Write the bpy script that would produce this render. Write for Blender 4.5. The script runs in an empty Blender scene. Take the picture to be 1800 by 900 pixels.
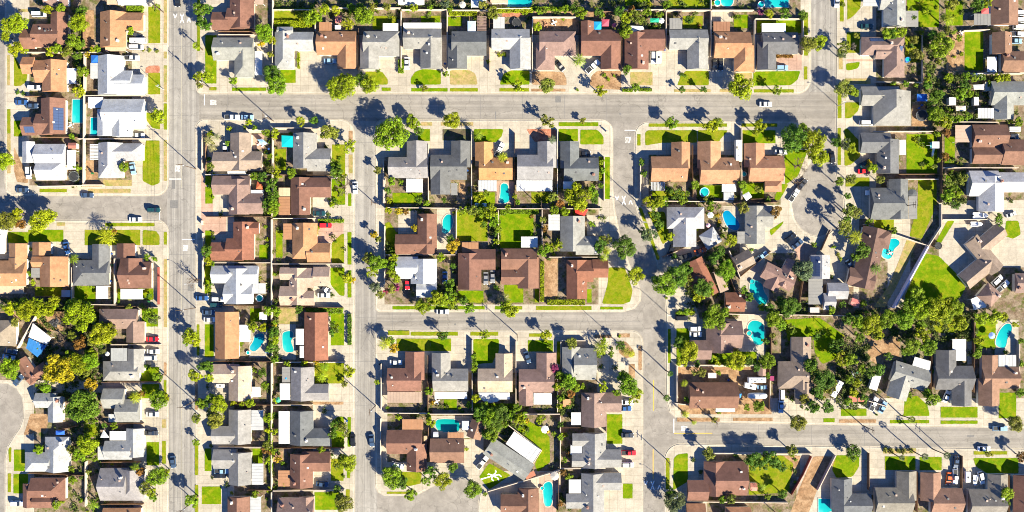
import bpy, bmesh, math, random
from mathutils import Vector, Matrix
# ---------------------------------------------------------------- frame of reference
# 1 plan unit = one pixel of an 1800 x 900 survey sheet = 0.21 m on the ground; camera 290 m above the middle.
S, H = 0.21, 290.0
random.seed(7)
scene = bpy.context.scene
col = scene.collection
R = math.radians
KERB = 0.12

def P(x, y, z=0.0):
    """survey point (x,y) seen at height z -> world"""
    f = (H - z) / H
    return Vector(((x - 900) * S * f, (450 - y) * S * f, z))

def toplan(v):
    f = H / (H - v.z)
    return (v.x * f / S + 900, 450 - v.y * f / S)

# ---------------------------------------------------------------- materials
MATS = {}
class NT:
    def __init__(s, m):
        s.t = m.node_tree; s.n = s.t.nodes; s.l = s.t.links
    def add(s, typ, **kw):
        n = s.n.new(typ)
        for k, v in kw.items():
            if k in ('operation', 'blend_type', 'data_type', 'noise_dimensions', 'wave_type', 'bands_direction', 'feature', 'distance'):
                setattr(n, k, v)
            else:
                n.inputs[k.replace('_', ' ')].default_value = v
        return n
    def link(s, a, b): s.l.new(a, b)

def base_mat(name, rough=0.85, spec=0.25):
    m = bpy.data.materials.new(name); m.use_nodes = True
    b = m.node_tree.nodes['Principled BSDF']
    b.inputs['Roughness'].default_value = rough
    b.inputs['Specular IOR Level'].default_value = spec
    MATS[name] = m
    return m, NT(m), b

def mul_noise(t, colsock, scales, coord='Object', lo=0.75, hi=1.25, stretch=None, detail=4):
    """multiply a colour by stacked noise"""
    tc = t.add('ShaderNodeTexCoord')
    src = tc.outputs['Object' if coord == 'World' else coord]
    if coord == 'World':
        g = t.add('ShaderNodeNewGeometry'); src = g.outputs['Position']
    cur = colsock
    for i, sc in enumerate(scales):
        s2 = src
        if stretch:
            mp = t.add('ShaderNodeMapping'); t.link(src, mp.inputs['Vector'])
            mp.inputs['Scale'].default_value = stretch
            s2 = mp.outputs['Vector']
        nz = t.add('ShaderNodeTexNoise', Scale=sc, Detail=detail, Roughness=0.6)
        t.link(s2, nz.inputs['Vector'])
        mr = t.add('ShaderNodeMapRange'); t.link(nz.outputs['Fac'], mr.inputs['Value'])
        mr.inputs['From Min'].default_value = 0.3; mr.inputs['From Max'].default_value = 0.7
        mr.inputs['To Min'].default_value = lo; mr.inputs['To Max'].default_value = hi
        mx = t.add('ShaderNodeVectorMath', operation='SCALE')
        t.link(cur, mx.inputs[0]); t.link(mr.outputs['Result'], mx.inputs['Scale'])
        cur = mx.outputs['Vector']
    return cur

def objcol(t):
    return t.add('ShaderNodeObjectInfo')

def tinted(name, scales=(0.5, 4), lo=0.85, hi=1.15, rough=0.85, spec=0.25, coord='World', stretch=None):
    """material whose colour is the object's own colour with dirt noise"""
    m, t, b = base_mat(name, rough, spec)
    o = objcol(t)
    c = mul_noise(t, o.outputs['Color'], scales, coord, lo, hi, stretch)
    t.link(c, b.inputs['Base Color'])
    return m

def fixed(name, c, rough=0.8, spec=0.25, scales=None, lo=0.85, hi=1.15, metal=0.0):
    m, t, b = base_mat(name, rough, spec)
    b.inputs['Metallic'].default_value = metal
    if scales:
        rgb = t.add('ShaderNodeRGB'); rgb.outputs[0].default_value = (*c, 1)
        t.link(mul_noise(t, rgb.outputs[0], scales, 'World', lo, hi), b.inputs['Base Color'])
    else:
        b.inputs['Base Color'].default_value = (*c, 1)
    return m

def mix2(t, a, b, scale, lo=0.42, hi=0.58, detail=5, stretch=None):
    g = t.add('ShaderNodeNewGeometry')
    v = g.outputs['Position']
    if stretch:
        mp = t.add('ShaderNodeMapping'); mp.inputs['Scale'].default_value = stretch
        t.link(v, mp.inputs['Vector']); v = mp.outputs['Vector']
    nz = t.add('ShaderNodeTexNoise', Scale=scale, Detail=detail, Roughness=0.65)
    t.link(v, nz.inputs['Vector'])
    mr = t.add('ShaderNodeMapRange'); t.link(nz.outputs['Fac'], mr.inputs['Value'])
    mr.inputs['From Min'].default_value = lo; mr.inputs['From Max'].default_value = hi
    mx = t.n.new('ShaderNodeMix'); mx.data_type = 'RGBA'
    t.link(mr.outputs['Result'], mx.inputs['Factor'])
    for sock, c in ((mx.inputs['A'], a), (mx.inputs['B'], b)):
        if isinstance(c, tuple): sock.default_value = (*c, 1)
        else: t.link(c, sock)
    return mx.outputs['Result']

def ground_mat(name, a, b, c=None, scale=0.25, fine=2.2, lo=0.8, hi=1.2, rough=0.9, stretch=None):
    m, t, bs = base_mat(name, rough, 0.05)
    s = mix2(t, a, b, scale, stretch=stretch)
    if c: s = mix2(t, s, c, scale * 1.3, 0.48, 0.64)
    s = mul_noise(t, s, (fine, fine * 4), 'World', lo, hi)
    t.link(s, bs.inputs['Base Color'])
    return m

def road_mat(name, c1, c2, stretch):
    m, t, b = base_mat(name, 0.85, 0.2)
    s = mix2(t, c1, c2, 0.6, 0.4, 0.6, 6, stretch)
    # patches and cracks
    g = t.add('ShaderNodeNewGeometry')
    nz = t.add('ShaderNodeTexNoise', Scale=0.35, Detail=3); t.link(g.outputs['Position'], nz.inputs['Vector'])
    add = t.add('ShaderNodeVectorMath', operation='SCALE'); t.link(nz.outputs['Color'], add.inputs[0]); add.inputs['Scale'].default_value = 3.0
    ad2 = t.add('ShaderNodeVectorMath', operation='ADD'); t.link(g.outputs['Position'], ad2.inputs[0]); t.link(add.outputs[0], ad2.inputs[1])
    vo = t.add('ShaderNodeTexVoronoi', feature='DISTANCE_TO_EDGE', Scale=0.11); t.link(ad2.outputs[0], vo.inputs['Vector'])
    mr = t.add('ShaderNodeMapRange'); t.link(vo.outputs['Distance'], mr.inputs['Value'])
    mr.inputs['From Min'].default_value = 0.0; mr.inputs['From Max'].default_value = 0.012
    mr.inputs['To Min'].default_value = 0.68; mr.inputs['To Max'].default_value = 1.0
    sc = t.add('ShaderNodeVectorMath', operation='SCALE'); t.link(s, sc.inputs[0]); t.link(mr.outputs['Result'], sc.inputs['Scale'])
    s = mul_noise(t, sc.outputs[0], (0.06, 0.35, 2.5), 'World', 0.88, 1.1)
    t.link(s, b.inputs['Base Color'])
    return m

def leaf_mat(name):
    m, t, b = base_mat(name, 0.6, 0.2)
    o = objcol(t)
    g = t.add('ShaderNodeNewGeometry')
    # every leaf a little different, whole clumps yellower or bluer
    mr = t.add('ShaderNodeMapRange'); t.link(g.outputs['Random Per Island'], mr.inputs['Value'])
    mr.inputs['To Min'].default_value = 0.4; mr.inputs['To Max'].default_value = 1.65
    sc = t.add('ShaderNodeVectorMath', operation='SCALE'); t.link(o.outputs['Color'], sc.inputs[0]); t.link(mr.outputs['Result'], sc.inputs['Scale'])
    s = mul_noise(t, sc.outputs[0], (0.9,), 'World', 0.7, 1.35)
    t.link(s, b.inputs['Base Color'])
    tr = t.add('ShaderNodeBsdfTranslucent'); t.link(s, tr.inputs['Color'])
    mx = t.add('ShaderNodeMixShader'); mx.inputs['Fac'].default_value = 0.25
    t.link(b.outputs[0], mx.inputs[1]); t.link(tr.outputs[0], mx.inputs[2])
    t.link(mx.outputs[0], t.n['Material Output'].inputs['Surface'])
    return m

def pave_mat(name, c, joint=1.5):
    m, t, b = base_mat(name, 0.9, 0.2)
    rgb = t.add('ShaderNodeRGB'); rgb.outputs[0].default_value = (*c, 1)
    s = mul_noise(t, rgb.outputs[0], (0.09, 0.45, 2.2), 'World', 0.86, 1.1)
    g = t.add('ShaderNodeNewGeometry')
    br = t.add('ShaderNodeTexBrick'); t.link(g.outputs['Position'], br.inputs['Vector'])
    br.inputs['Color1'].default_value = (1, 1, 1, 1); br.inputs['Color2'].default_value = (.88, .88, .885, 1); br.inputs['Mortar'].default_value = (.7, .69, .67, 1)
    br.inputs['Scale'].default_value = 1.0; br.inputs['Mortar Size'].default_value = 0.07
    br.inputs['Brick Width'].default_value = joint * 2; br.inputs['Row Height'].default_value = joint * 2
    br.offset = 0.0
    mm = t.add('ShaderNodeVectorMath', operation='MULTIPLY'); t.link(s, mm.inputs[0]); t.link(br.outputs['Color'], mm.inputs[1])
    t.link(mm.outputs[0], b.inputs['Base Color'])
    return m

def roof_mat():
    m, t, b = base_mat('roof_shingle', 0.9, 0.2)
    o = objcol(t)
    s = mul_noise(t, o.outputs['Color'], (0.15, 0.7, 3), 'World', 0.83, 1.15)
    g = t.add('ShaderNodeNewGeometry')
    sp = t.add('ShaderNodeSeparateXYZ'); t.link(g.outputs['Position'], sp.inputs[0])
    w = t.add('ShaderNodeMath', operation='MULTIPLY'); t.link(sp.outputs['Z'], w.inputs[0]); w.inputs[1].default_value = 13.0
    fr = t.add('ShaderNodeMath', operation='FRACT'); t.link(w.outputs[0], fr.inputs[0])
    mr = t.add('ShaderNodeMapRange'); t.link(fr.outputs[0], mr.inputs['Value']); mr.inputs['To Min'].default_value = 0.9; mr.inputs['To Max'].default_value = 1.05
    sc = t.add('ShaderNodeVectorMath', operation='SCALE'); t.link(s, sc.inputs[0]); t.link(mr.outputs['Result'], sc.inputs['Scale'])
    t.link(sc.outputs[0], b.inputs['Base Color'])
    return m

def water_mat():
    m, t, b = base_mat('pool_water', 0.08, 0.5)
    tc = t.add('ShaderNodeTexCoord'); sp = t.add('ShaderNodeSeparateXYZ'); t.link(tc.outputs['Generated'], sp.inputs[0])
    ad = t.add('ShaderNodeMath', operation='ADD'); t.link(sp.outputs['X'], ad.inputs[0]); t.link(sp.outputs['Y'], ad.inputs[1])
    nz0 = t.add('ShaderNodeTexNoise', Scale=5.0, Detail=3); t.link(tc.outputs['Generated'], nz0.inputs['Vector'])
    a2 = t.add('ShaderNodeMath', operation='MULTIPLY_ADD'); t.link(nz0.outputs['Fac'], a2.inputs[0]); a2.inputs[1].default_value = .7; t.link(ad.outputs[0], a2.inputs[2])
    rp = t.n.new('ShaderNodeValToRGB'); mr0 = t.add('ShaderNodeMapRange'); t.link(a2.outputs[0], mr0.inputs['Value']); mr0.inputs['From Min'].default_value = .4; mr0.inputs['From Max'].default_value = 2.2
    t.link(mr0.outputs['Result'], rp.inputs[0])
    e = rp.color_ramp.elements; e[0].color = (.10, .44, .42, 1); e[1].color = (0, .21, .25, 1); m1 = e.new(.3); m1.color = (.01, .35, .35, 1)
    s = rp.outputs[0]
    o = objcol(t)
    mm = t.add('ShaderNodeVectorMath', operation='MULTIPLY'); t.link(s, mm.inputs[0]); t.link(o.outputs['Color'], mm.inputs[1])
    t.link(mm.outputs[0], b.inputs['Base Color'])
    g = t.add('ShaderNodeNewGeometry')
    nz = t.add('ShaderNodeTexNoise', Scale=1.5, Detail=3); t.link(g.outputs['Position'], nz.inputs['Vector'])
    bp = t.add('ShaderNodeBump', Strength=0.08); t.link(nz.outputs['Fac'], bp.inputs['Height'])
    t.link(bp.outputs[0], b.inputs['Normal'])
    return m

roof_mat(); water_mat(); leaf_mat('leaves')
tinted('stucco', (0.4, 5), 0.92, 1.06)
tinted('car_paint', (0.6,), 0.97, 1.03, 0.25, 0.6, 'Object')
tinted('sheet_metal', (0.4, 3), 0.92, 1.05, 0.5, 0.4)
tinted('painted', (0.6, 5), 0.88, 1.08, 0.7)
tinted('cloth', (1.5,), 0.9, 1.08, 0.9)
fixed('car_glass', (0.012, 0.016, 0.022), 0.08, 0.6)
fixed('tyre', (0.02, 0.02, 0.02), 0.9)
fixed('lamp_lens', (0.8, 0.8, 0.78), 0.2, 0.6)
fixed('trunk_bark', (0.12, 0.085, 0.06), 0.95, 0.1, (2, 8))
fixed('pole_wood', (0.10, 0.07, 0.05), 0.9, 0.1, (2,))
fixed('steel', (0.35, 0.36, 0.37), 0.45, 0.4)
fixed('wire', (0.03, 0.03, 0.03), 0.6)
fixed('wood', (0.20, 0.12, 0.075), 0.9, 0.1, (1.5, 9), 0.75, 1.2)
fixed('white_trim', (0.75, 0.74, 0.71), 0.7)
fixed('block', (0.50, 0.42, 0.34), 0.9, 0.15, (0.6, 5), 0.88, 1.08)
fixed('lavender_block', (0.52, 0.50, 0.62), 0.9, 0.15, (0.6, 5), 0.9, 1.06)
fixed('red_board', (0.22, 0.06, 0.05), 0.9, 0.1, (1.5,), 0.85, 1.15)
fixed('solar_glass', (0.05, 0.075, 0.15), 0.15, 0.5)
fixed('road_paint', (0.72, 0.71, 0.68), 0.8, 0.2, (3,), 0.9, 1.05)
fixed('yellow_paint', (0.62, 0.36, 0.06), 0.8, 0.2, (3,), 0.8, 1.1)
fixed('worn_paint', (0.36, 0.33, 0.25), 0.85, 0.2, (1.2,), 0.85, 1.1)
fixed('patch_asphalt', (0.15, 0.145, 0.14), 0.9, 0.15, (2,))
fixed('dark_mesh', (0.03, 0.032, 0.035), 0.7)
road_mat('asphalt', (0.21, 0.19, 0.168), (0.255, 0.232, 0.205), (.5, .5, 1))
road_mat('asphalt_lengthways', (0.205, 0.19, 0.172), (0.295, 0.277, 0.25), (1.1, 0.02, 1))
road_mat('asphalt_crossways', (0.20, 0.182, 0.16), (0.265, 0.242, 0.213), (0.02, 1.0, 1))
pave_mat('concrete', (0.40, 0.355, 0.285))
pave_mat('kerbstone', (0.46, 0.415, 0.345), 2.0)
pave_mat('pink_concrete', (0.40, 0.26, 0.20))
ground_mat('yard', (0.17, 0.12, 0.08), (0.25, 0.195, 0.14), (0.085, 0.10, 0.02), 0.3, 1.6, 0.65, 1.2)
ground_mat('bare_soil', (0.27, 0.16, 0.085), (0.36, 0.235, 0.135), (0.20, 0.12, 0.065), 0.35, 2.0, 0.72, 1.2)
ground_mat('red_bed', (0.32, 0.12, 0.07), (0.40, 0.19, 0.12), None, 0.5, 2.5, 0.75, 1.2)
ground_mat('dark_mulch', (0.075, 0.06, 0.04), (0.12, 0.095, 0.06), (0.07, 0.09, 0.03), 0.4, 2.0)
ground_mat('grass_green', (0.082, 0.155, 0.001), (0.12, 0.185, 0.002), (0.19, 0.20, 0.008), 0.3, 2.5, 0.8, 1.2)
ground_mat('grass_mid', (0.145, 0.178, 0.004), (0.195, 0.19, 0.014), (0.105, 0.16, 0.003), 0.35, 2.5, 0.8, 1.2)
ground_mat('grass_dry', (0.27, 0.21, 0.085), (0.33, 0.24, 0.11), (0.20, 0.20, 0.05), 0.4, 2.5, 0.8, 1.2)
PATCHMAT = dict(g='grass_green', l='grass_mid', d='grass_dry', s='bare_soil', r='red_bed', m='dark_mulch', c='concrete', p='pink_concrete', Y='yard')

# ---------------------------------------------------------------- object helpers
def link(name, bm_or_mesh, mat, parent=None, color=None, smooth=False, loc=None):
    if isinstance(bm_or_mesh, bmesh.types.BMesh):
        me = bpy.data.meshes.new(name); bm_or_mesh.to_mesh(me); bm_or_mesh.free()
    else:
        me = bm_or_mesh
    if mat and not me.materials: me.materials.append(MATS[mat])
    if smooth:
        for p in me.polygons: p.use_smooth = True
    o = bpy.data.objects.new(name, me); col.objects.link(o)
    if parent is not None: o.parent = parent
    if color is not None: o.color = (*color[:3], 1)
    if loc is not None: o.location = loc
    return o

def empty(name, loc=(0, 0, 0), rz=0.0):
    o = bpy.data.objects.new(name, None); col.objects.link(o)
    o.location = loc; o.rotation_euler = (0, 0, rz); o.empty_display_size = 0.3
    return o

def structure(o, kind='structure'):
    o['kind'] = kind; return o

def box(bm, x0, y0, z0, x1, y1, z1, mtx=None):
    vs = [bm.verts.new(v) for v in ((x0, y0, z0), (x1, y0, z0), (x1, y1, z0), (x0, y1, z0), (x0, y0, z1), (x1, y0, z1), (x1, y1, z1), (x0, y1, z1))]
    for f in ((3, 2, 1, 0), (4, 5, 6, 7), (0, 1, 5, 4), (1, 2, 6, 5), (2, 3, 7, 6), (3, 0, 4, 7)):
        bm.faces.new([vs[i] for i in f])
    if mtx is not None: bmesh.ops.transform(bm, matrix=mtx, verts=vs)
    return vs

def tube(bm, pts, radii, n=6, cap=True):
    rings = []
    for i, p in enumerate(pts):
        p = Vector(p)
        d = (Vector(pts[min(i + 1, len(pts) - 1)]) - Vector(pts[max(i - 1, 0)])).normalized()
        a = d.orthogonal().normalized(); b = d.cross(a)
        r = radii[i] if not isinstance(radii, (int, float)) else radii
        rings.append([bm.verts.new(p + (a * math.cos(k * 2 * math.pi / n) + b * math.sin(k * 2 * math.pi / n)) * r) for k in range(n)])
    for i in range(len(rings) - 1):
        for k in range(n):
            bm.faces.new((rings[i][k], rings[i][(k + 1) % n], rings[i + 1][(k + 1) % n], rings[i + 1][k]))
    if cap:
        bm.faces.new(rings[0][::-1]); bm.faces.new(rings[-1])

def disc(bm, c, r, n=20, z=0.0, rin=None):
    if rin is None:
        bm.faces.new([bm.verts.new((c[0] + r * math.cos(k * 2 * math.pi / n), c[1] + r * math.sin(k * 2 * math.pi / n), z)) for k in range(n)])

def ring_prism(bm, pts_out, pts_in, z0, z1):
    n = len(pts_out)
    A = [[bm.verts.new((p[0], p[1], z)) for p in pts] for pts, z in ((pts_out, z0), (pts_out, z1), (pts_in, z1), (pts_in, z0))]
    for k in range(n):
        j = (k + 1) % n
        for a, b in ((0, 1), (1, 2), (2, 3)):
            bm.faces.new((A[a][k], A[a][j], A[b][j], A[b][k]))

def prism(bm, pts, z0, z1):
    n = len(pts)
    a = [bm.verts.new((p[0], p[1], z0)) for p in pts]; b = [bm.verts.new((p[0], p[1], z1)) for p in pts]
    bm.faces.new(b); bm.faces.new(a[::-1])
    for k in range(n):
        j = (k + 1) % n
        bm.faces.new((a[k], a[j], b[j], b[k]))

def ccw(pts):
    s = sum(pts[i][0] * pts[(i + 1) % len(pts)][1] - pts[(i + 1) % len(pts)][0] * pts[i][1] for i in range(len(pts)))
    return pts if s > 0 else pts[::-1]

def smooth_poly(pts, it=2):
    """Chaikin corner cutting of a closed outline"""
    for _ in range(it):
        q = []
        for i in range(len(pts)):
            a, b = pts[i], pts[(i + 1) % len(pts)]
            q += [(a[0] * .75 + b[0] * .25, a[1] * .75 + b[1] * .25), (a[0] * .25 + b[0] * .75, a[1] * .25 + b[1] * .75)]
        pts = q
    return pts

def round_corners(pts, r=2.6):
    out = []; n = len(pts)
    for i in range(n):
        a, b, c = Vector(pts[i - 1]), Vector(pts[i]), Vector(pts[(i + 1) % n])
        u, v = a - b, c - b
        p, q = b + u.normalized() * min(r, u.length * .4), b + v.normalized() * min(r, v.length * .4)
        for t in (0, .33, .67, 1):
            out.append(tuple(p * (1 - t) ** 2 + b * 2 * t * (1 - t) + q * t * t))
    return out

def plan_poly(pts, z=0.0):
    return ccw([tuple(P(x, y, z)[:2]) for x, y in pts])

def inset_scale(pts, d):
    """offset a roughly convex outline outwards by d metres"""
    n = len(pts); out = []
    for i in range(n):
        a, b, c = Vector(pts[i - 1]), Vector(pts[i]), Vector(pts[(i + 1) % n])
        e1 = (b - a); e2 = (c - b)
        n1 = Vector((e1.y, -e1.x)).normalized() if e1.length > 1e-6 else Vector((0, 0))
        n2 = Vector((e2.y, -e2.x)).normalized() if e2.length > 1e-6 else n1
        m = (n1 + n2)
        m = m.normalized() if m.length > 1e-6 else n1
        out.append(tuple(b + m * d))
    return out

# ---------------------------------------------------------------- labels
ORD = 'first second third fourth fifth sixth seventh eighth ninth tenth eleventh twelfth thirteenth fourteenth fifteenth'.split()
HOUSES = []      # (plan x, plan y, handle)
PENDING = []     # things waiting for a label that singles them out

def compass(dx, dy):
    a = math.degrees(math.atan2(-dy, dx)) % 360
    return ['east', 'northeast', 'north', 'northwest', 'west', 'southwest', 'south', 'southeast'][int(((a + 22.5) % 360) // 45)]

def tag(o, look, cat, x, y, group=None, rel=None):
    o['category'] = cat
    if group: o['group'] = group
    PENDING.append((o, look, x, y, rel))

def settle_labels():
    by = {}
    for o, look, x, y, rel in PENDING:
        best = min(HOUSES, key=lambda h: max(abs(h[0] - x) * 0.9, abs(h[1] - y)) + 0.2 * math.hypot(h[0] - x, h[1] - y))
        d = math.hypot(best[0] - x, best[1] - y)
        place = rel or (('beside' if d < 9 else compass(x - best[0], y - best[1]) + ' of') + ' the ' + best[2])
        by.setdefault((look, place), []).append((x, y, o))
    for (look, place), v in by.items():
        n = len(v)
        if n == 1:
            v[0][2]['label'] = fit('', look, place); continue
        xs = [a[0] for a in v]; ys = [a[1] for a in v]
        horiz = max(xs) - min(xs) >= max(ys) - min(ys)
        v.sort(key=lambda a: (a[0], a[1]) if horiz else (a[1], a[0]))
        first, last, frm = ('westernmost', 'easternmost', 'west') if horiz else ('northernmost', 'southernmost', 'north')
        for i, (x, y, o) in enumerate(v):
            w = first if i == 0 else last if i == n - 1 else 'middle' if n == 3 else ORD[i] + ' from ' + frm
            o['label'] = fit(w, look, place)

def fit(pre, look, place):
    w = look.split()
    def total(ws): return len((pre + ' ' + ' '.join(ws) + ' ' + place).replace('-', '').split())
    while total(w) > 16 and len(w) > 1: w.pop(0)
    if pre and ' from ' in pre:
        return f"{' '.join(w)} {pre}, {place}"
    return f"{pre} {' '.join(w)} {place}".strip()
# ---------------------------------------------------------------- houses
RC = dict(M=((0.165, 0.085, 0.061), 'maroon'), B=((0.205, 0.118, 0.08), 'brown'), T=((0.325, 0.168, 0.09), 'tan'), G=((.22, .215, .205), 'grey'),
          Q=((.13, .08, .062), 'shaded dark brown'), D=((.115, .117, .122), 'charcoal'), W=((.41, .415, .415), 'white'), S=((.29, .298, .30), 'pale grey'), K=((0.205, 0.137, 0.115), 'mauve brown'),  # Q: brown roof, colour darkened for the tree shade over it
          N=((0.225, 0.178, 0.138), 'taupe'), P=((0.37, 0.27, 0.205), 'beige'), R=((0.20, 0.088, 0.056), 'red brown'), C=((0.325, 0.17, 0.1), 'orange brown'),
          O=((0.35, 0.18, 0.08), 'orange'), V=((0.165, 0.148, 0.122), 'olive grey'), w=((.58, .575, .56), 'white'), u=((.03, .16, .40), 'blue'), t=((.50, .36, .24), 'tan'), b=((.26, .13, .075), 'brown'))  # u: white roof in shade, the shade put into its colour
EAVE, SLOPE, OVER = 2.55, 0.5, 0.45
VENT_ME = {}
FOOT = []
BUSY = []

class Wing:
    def __init__(s, x0, y0, x1, y1, code, k, piv=None):
        s.code = code; k = min(k, 7)
        if piv:   # rotated plan: local coordinates about a pivot
            px, py, phi = piv; c, sn = math.cos(R(phi)), math.sin(R(phi))
            cx, cy = (x0 + x1) / 2, (y0 + y1) / 2
            X, Y = px + cx * c - cy * sn, py + cx * sn + cy * c
            ang = -R(phi)
        else:
            X, Y = (x0 + x1) / 2, (y0 + y1) / 2; ang = 0.0
        s.z = EAVE + 0.013 * k
        w, h = abs(x1 - x0) * S * (H - s.z) / H / 2, abs(y1 - y0) * S * (H - s.z) / H / 2
        s.c = P(X, Y, s.z); s.plan = (X, Y)
        along_x = code[0] == 'x' or (code[0] == 'h' and w >= h)
        if code[0] == 'f': along_x = True
        a, b = (w, h) if along_x else (h, w)
        s.a, s.b = a - 0.004 * k, b - 0.004 * k
        th = ang if along_x else ang - math.pi / 2     # for ridge along plan y: u points to larger plan y (down the sheet)
        s.u = Vector((math.cos(th), math.sin(th), 0)); s.v = Vector((-math.sin(th), math.cos(th), 0))
        s.slope = SLOPE
        h0 = h1 = 0.0
        if code[0] == 'h': h0 = h1 = min(s.b, s.a)
        for ch in code[1:]:
            if ch in 'lt': h0 = min(s.b, s.a)
            if ch in 'rb': h1 = min(s.b, s.a)
        s.h0, s.h1 = h0, h1
    def W(s, p, q, z): return s.c + s.u * p + s.v * q + Vector((0, 0, z - s.c.z))
    def zr(s): return s.z + s.b * s.slope
    def zat(s, pt):
        d = Vector((pt[0], pt[1], 0)) - Vector((s.c.x, s.c.y, 0))
        p, q = d.dot(s.u), d.dot(s.v)
        if abs(p) > s.a or abs(q) > s.b: return None
        z = s.z + (s.b - abs(q)) * s.slope
        if s.h0: z = min(z, s.z + (p + s.a) * s.slope * s.b / s.h0)
        if s.h1: z = min(z, s.z + (s.a - p) * s.slope * s.b / s.h1)
        return z
    def roof(s, bm):
        a, b, z, zb, zr = s.a, s.b, s.z, s.z - 0.16, s.zr()
        V = lambda p, q, zz: bm.verts.new(s.W(p, q, zz))
        A, B, C, D = V(-a, -b, z), V(a, -b, z), V(a, b, z), V(-a, b, z)
        E, F = V(-a + s.h0, 0, zr), V(a - s.h1, 0, zr)
        A2, B2, C2, D2 = V(-a, -b, zb), V(a, -b, zb), V(a, b, zb), V(-a, b, zb)
        for f in ((A, B, F, E), (C, D, E, F), (B, C, F), (D, A, E), (A2, B2, B, A), (B2, C2, C, B), (C2, D2, D, C), (D2, A2, A, D), (D2, C2, B2, A2)):
            bm.faces.new(f)
    def walls(s, bm, k):
        i = OVER + 0.017 * k
        a, b = max(s.a - i, .5), max(s.b - i, .5)
        z1 = s.z - 0.06
        vs = [bm.verts.new(s.W(p, q, z)) for z in (KERB, z1) for p, q in ((-a, -b), (a, -b), (a, b), (-a, b))]
        for f in ((4, 5, 6, 7), (0, 1, 5, 4), (1, 2, 6, 5), (2, 3, 7, 6), (3, 0, 4, 7)):
            bm.faces.new([vs[j] for j in f])

def vent_mesh(kind):
    if kind in VENT_ME: return VENT_ME[kind]
    bm = bmesh.new()
    if kind == 'roof_vent':
        tube(bm, [(0, 0, -.3), (0, 0, .28)], .13, 8); tube(bm, [(0, 0, .24), (0, 0, .34)], .2, 8)
    elif kind == 'vent_box':
        box(bm, -.28, -.28, -.3, .28, .28, .16); box(bm, -.34, -.34, .16, .34, .34, .2)
    else:
        box(bm, -.42, -.32, -1.2, .42, .32, .85); box(bm, -.5, -.4, .85, .5, .4, .97); tube(bm, [(0, 0, .95), (0, 0, 1.2)], .14, 8)
    me = bpy.data.meshes.new(kind); bm.to_mesh(me); bm.free()
    me.materials.append(MATS['painted'] if kind != 'roof_vent' else MATS['sheet_metal'])
    VENT_ME[kind] = me
    return me

WALLCOL = [(.62, .55, .45), (.70, .66, .60), (.55, .47, .38), (.66, .62, .52), (.5, .5, .47)]

def cover(root, quad, c, slats=False, zt=2.33):
    """patio cover: roof sheet on posts, quad of world points (x,y) ccw"""
    bm = bmesh.new()
    q = [Vector((p[0], p[1], 0)) for p in quad]
    n = len(q)
    if slats and n == 4:
        L = (q[1] - q[0]).length; W = (q[3] - q[0]).length
        m = max(4, int(L / 0.5))
        u = (q[1] - q[0]).normalized(); v = (q[3] - q[0]).normalized()
        for i in range(m):
            p0 = q[0] + u * (L * (i + .15) / m); p1 = p0 + u * (L / m * .62)
            prism(bm, ccw([tuple(p0[:2]), tuple(p1[:2]), tuple((p1 + v * W)[:2]), tuple((p0 + v * W)[:2])]), zt, zt + .09)
        for t in (0.04, .96):
            p0 = q[0] + v * W * t
            prism(bm, ccw([tuple(p0[:2]), tuple((p0 + u * L)[:2]), tuple((p0 + u * L + v * .12)[:2]), tuple((p0 + v * .12)[:2])]), zt - .16, zt - .002)
    else:
        prism(bm, ccw([tuple(p[:2]) for p in q]), zt, zt + .12)
        L = (q[1] - q[0]).length; u = (q[1] - q[0]).normalized()
        v = (q[-1] - q[0]) if n == 4 else None
        if n == 4:
            m = max(3, int(L / 1.1))
            for i in range(1, m):     # raised pan ribs of the metal roofing
                p0 = q[0] + u * (L * i / m)
                prism(bm, ccw([tuple((p0 + v * .01)[:2]), tuple((p0 + u * .07 + v * .01)[:2]), tuple((p0 + u * .07 + v * .99)[:2]), tuple((p0 + v * .99)[:2])]), zt + .121, zt + .16)
    o = link('patio_cover', bm, 'painted', root, c)
    return o

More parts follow.
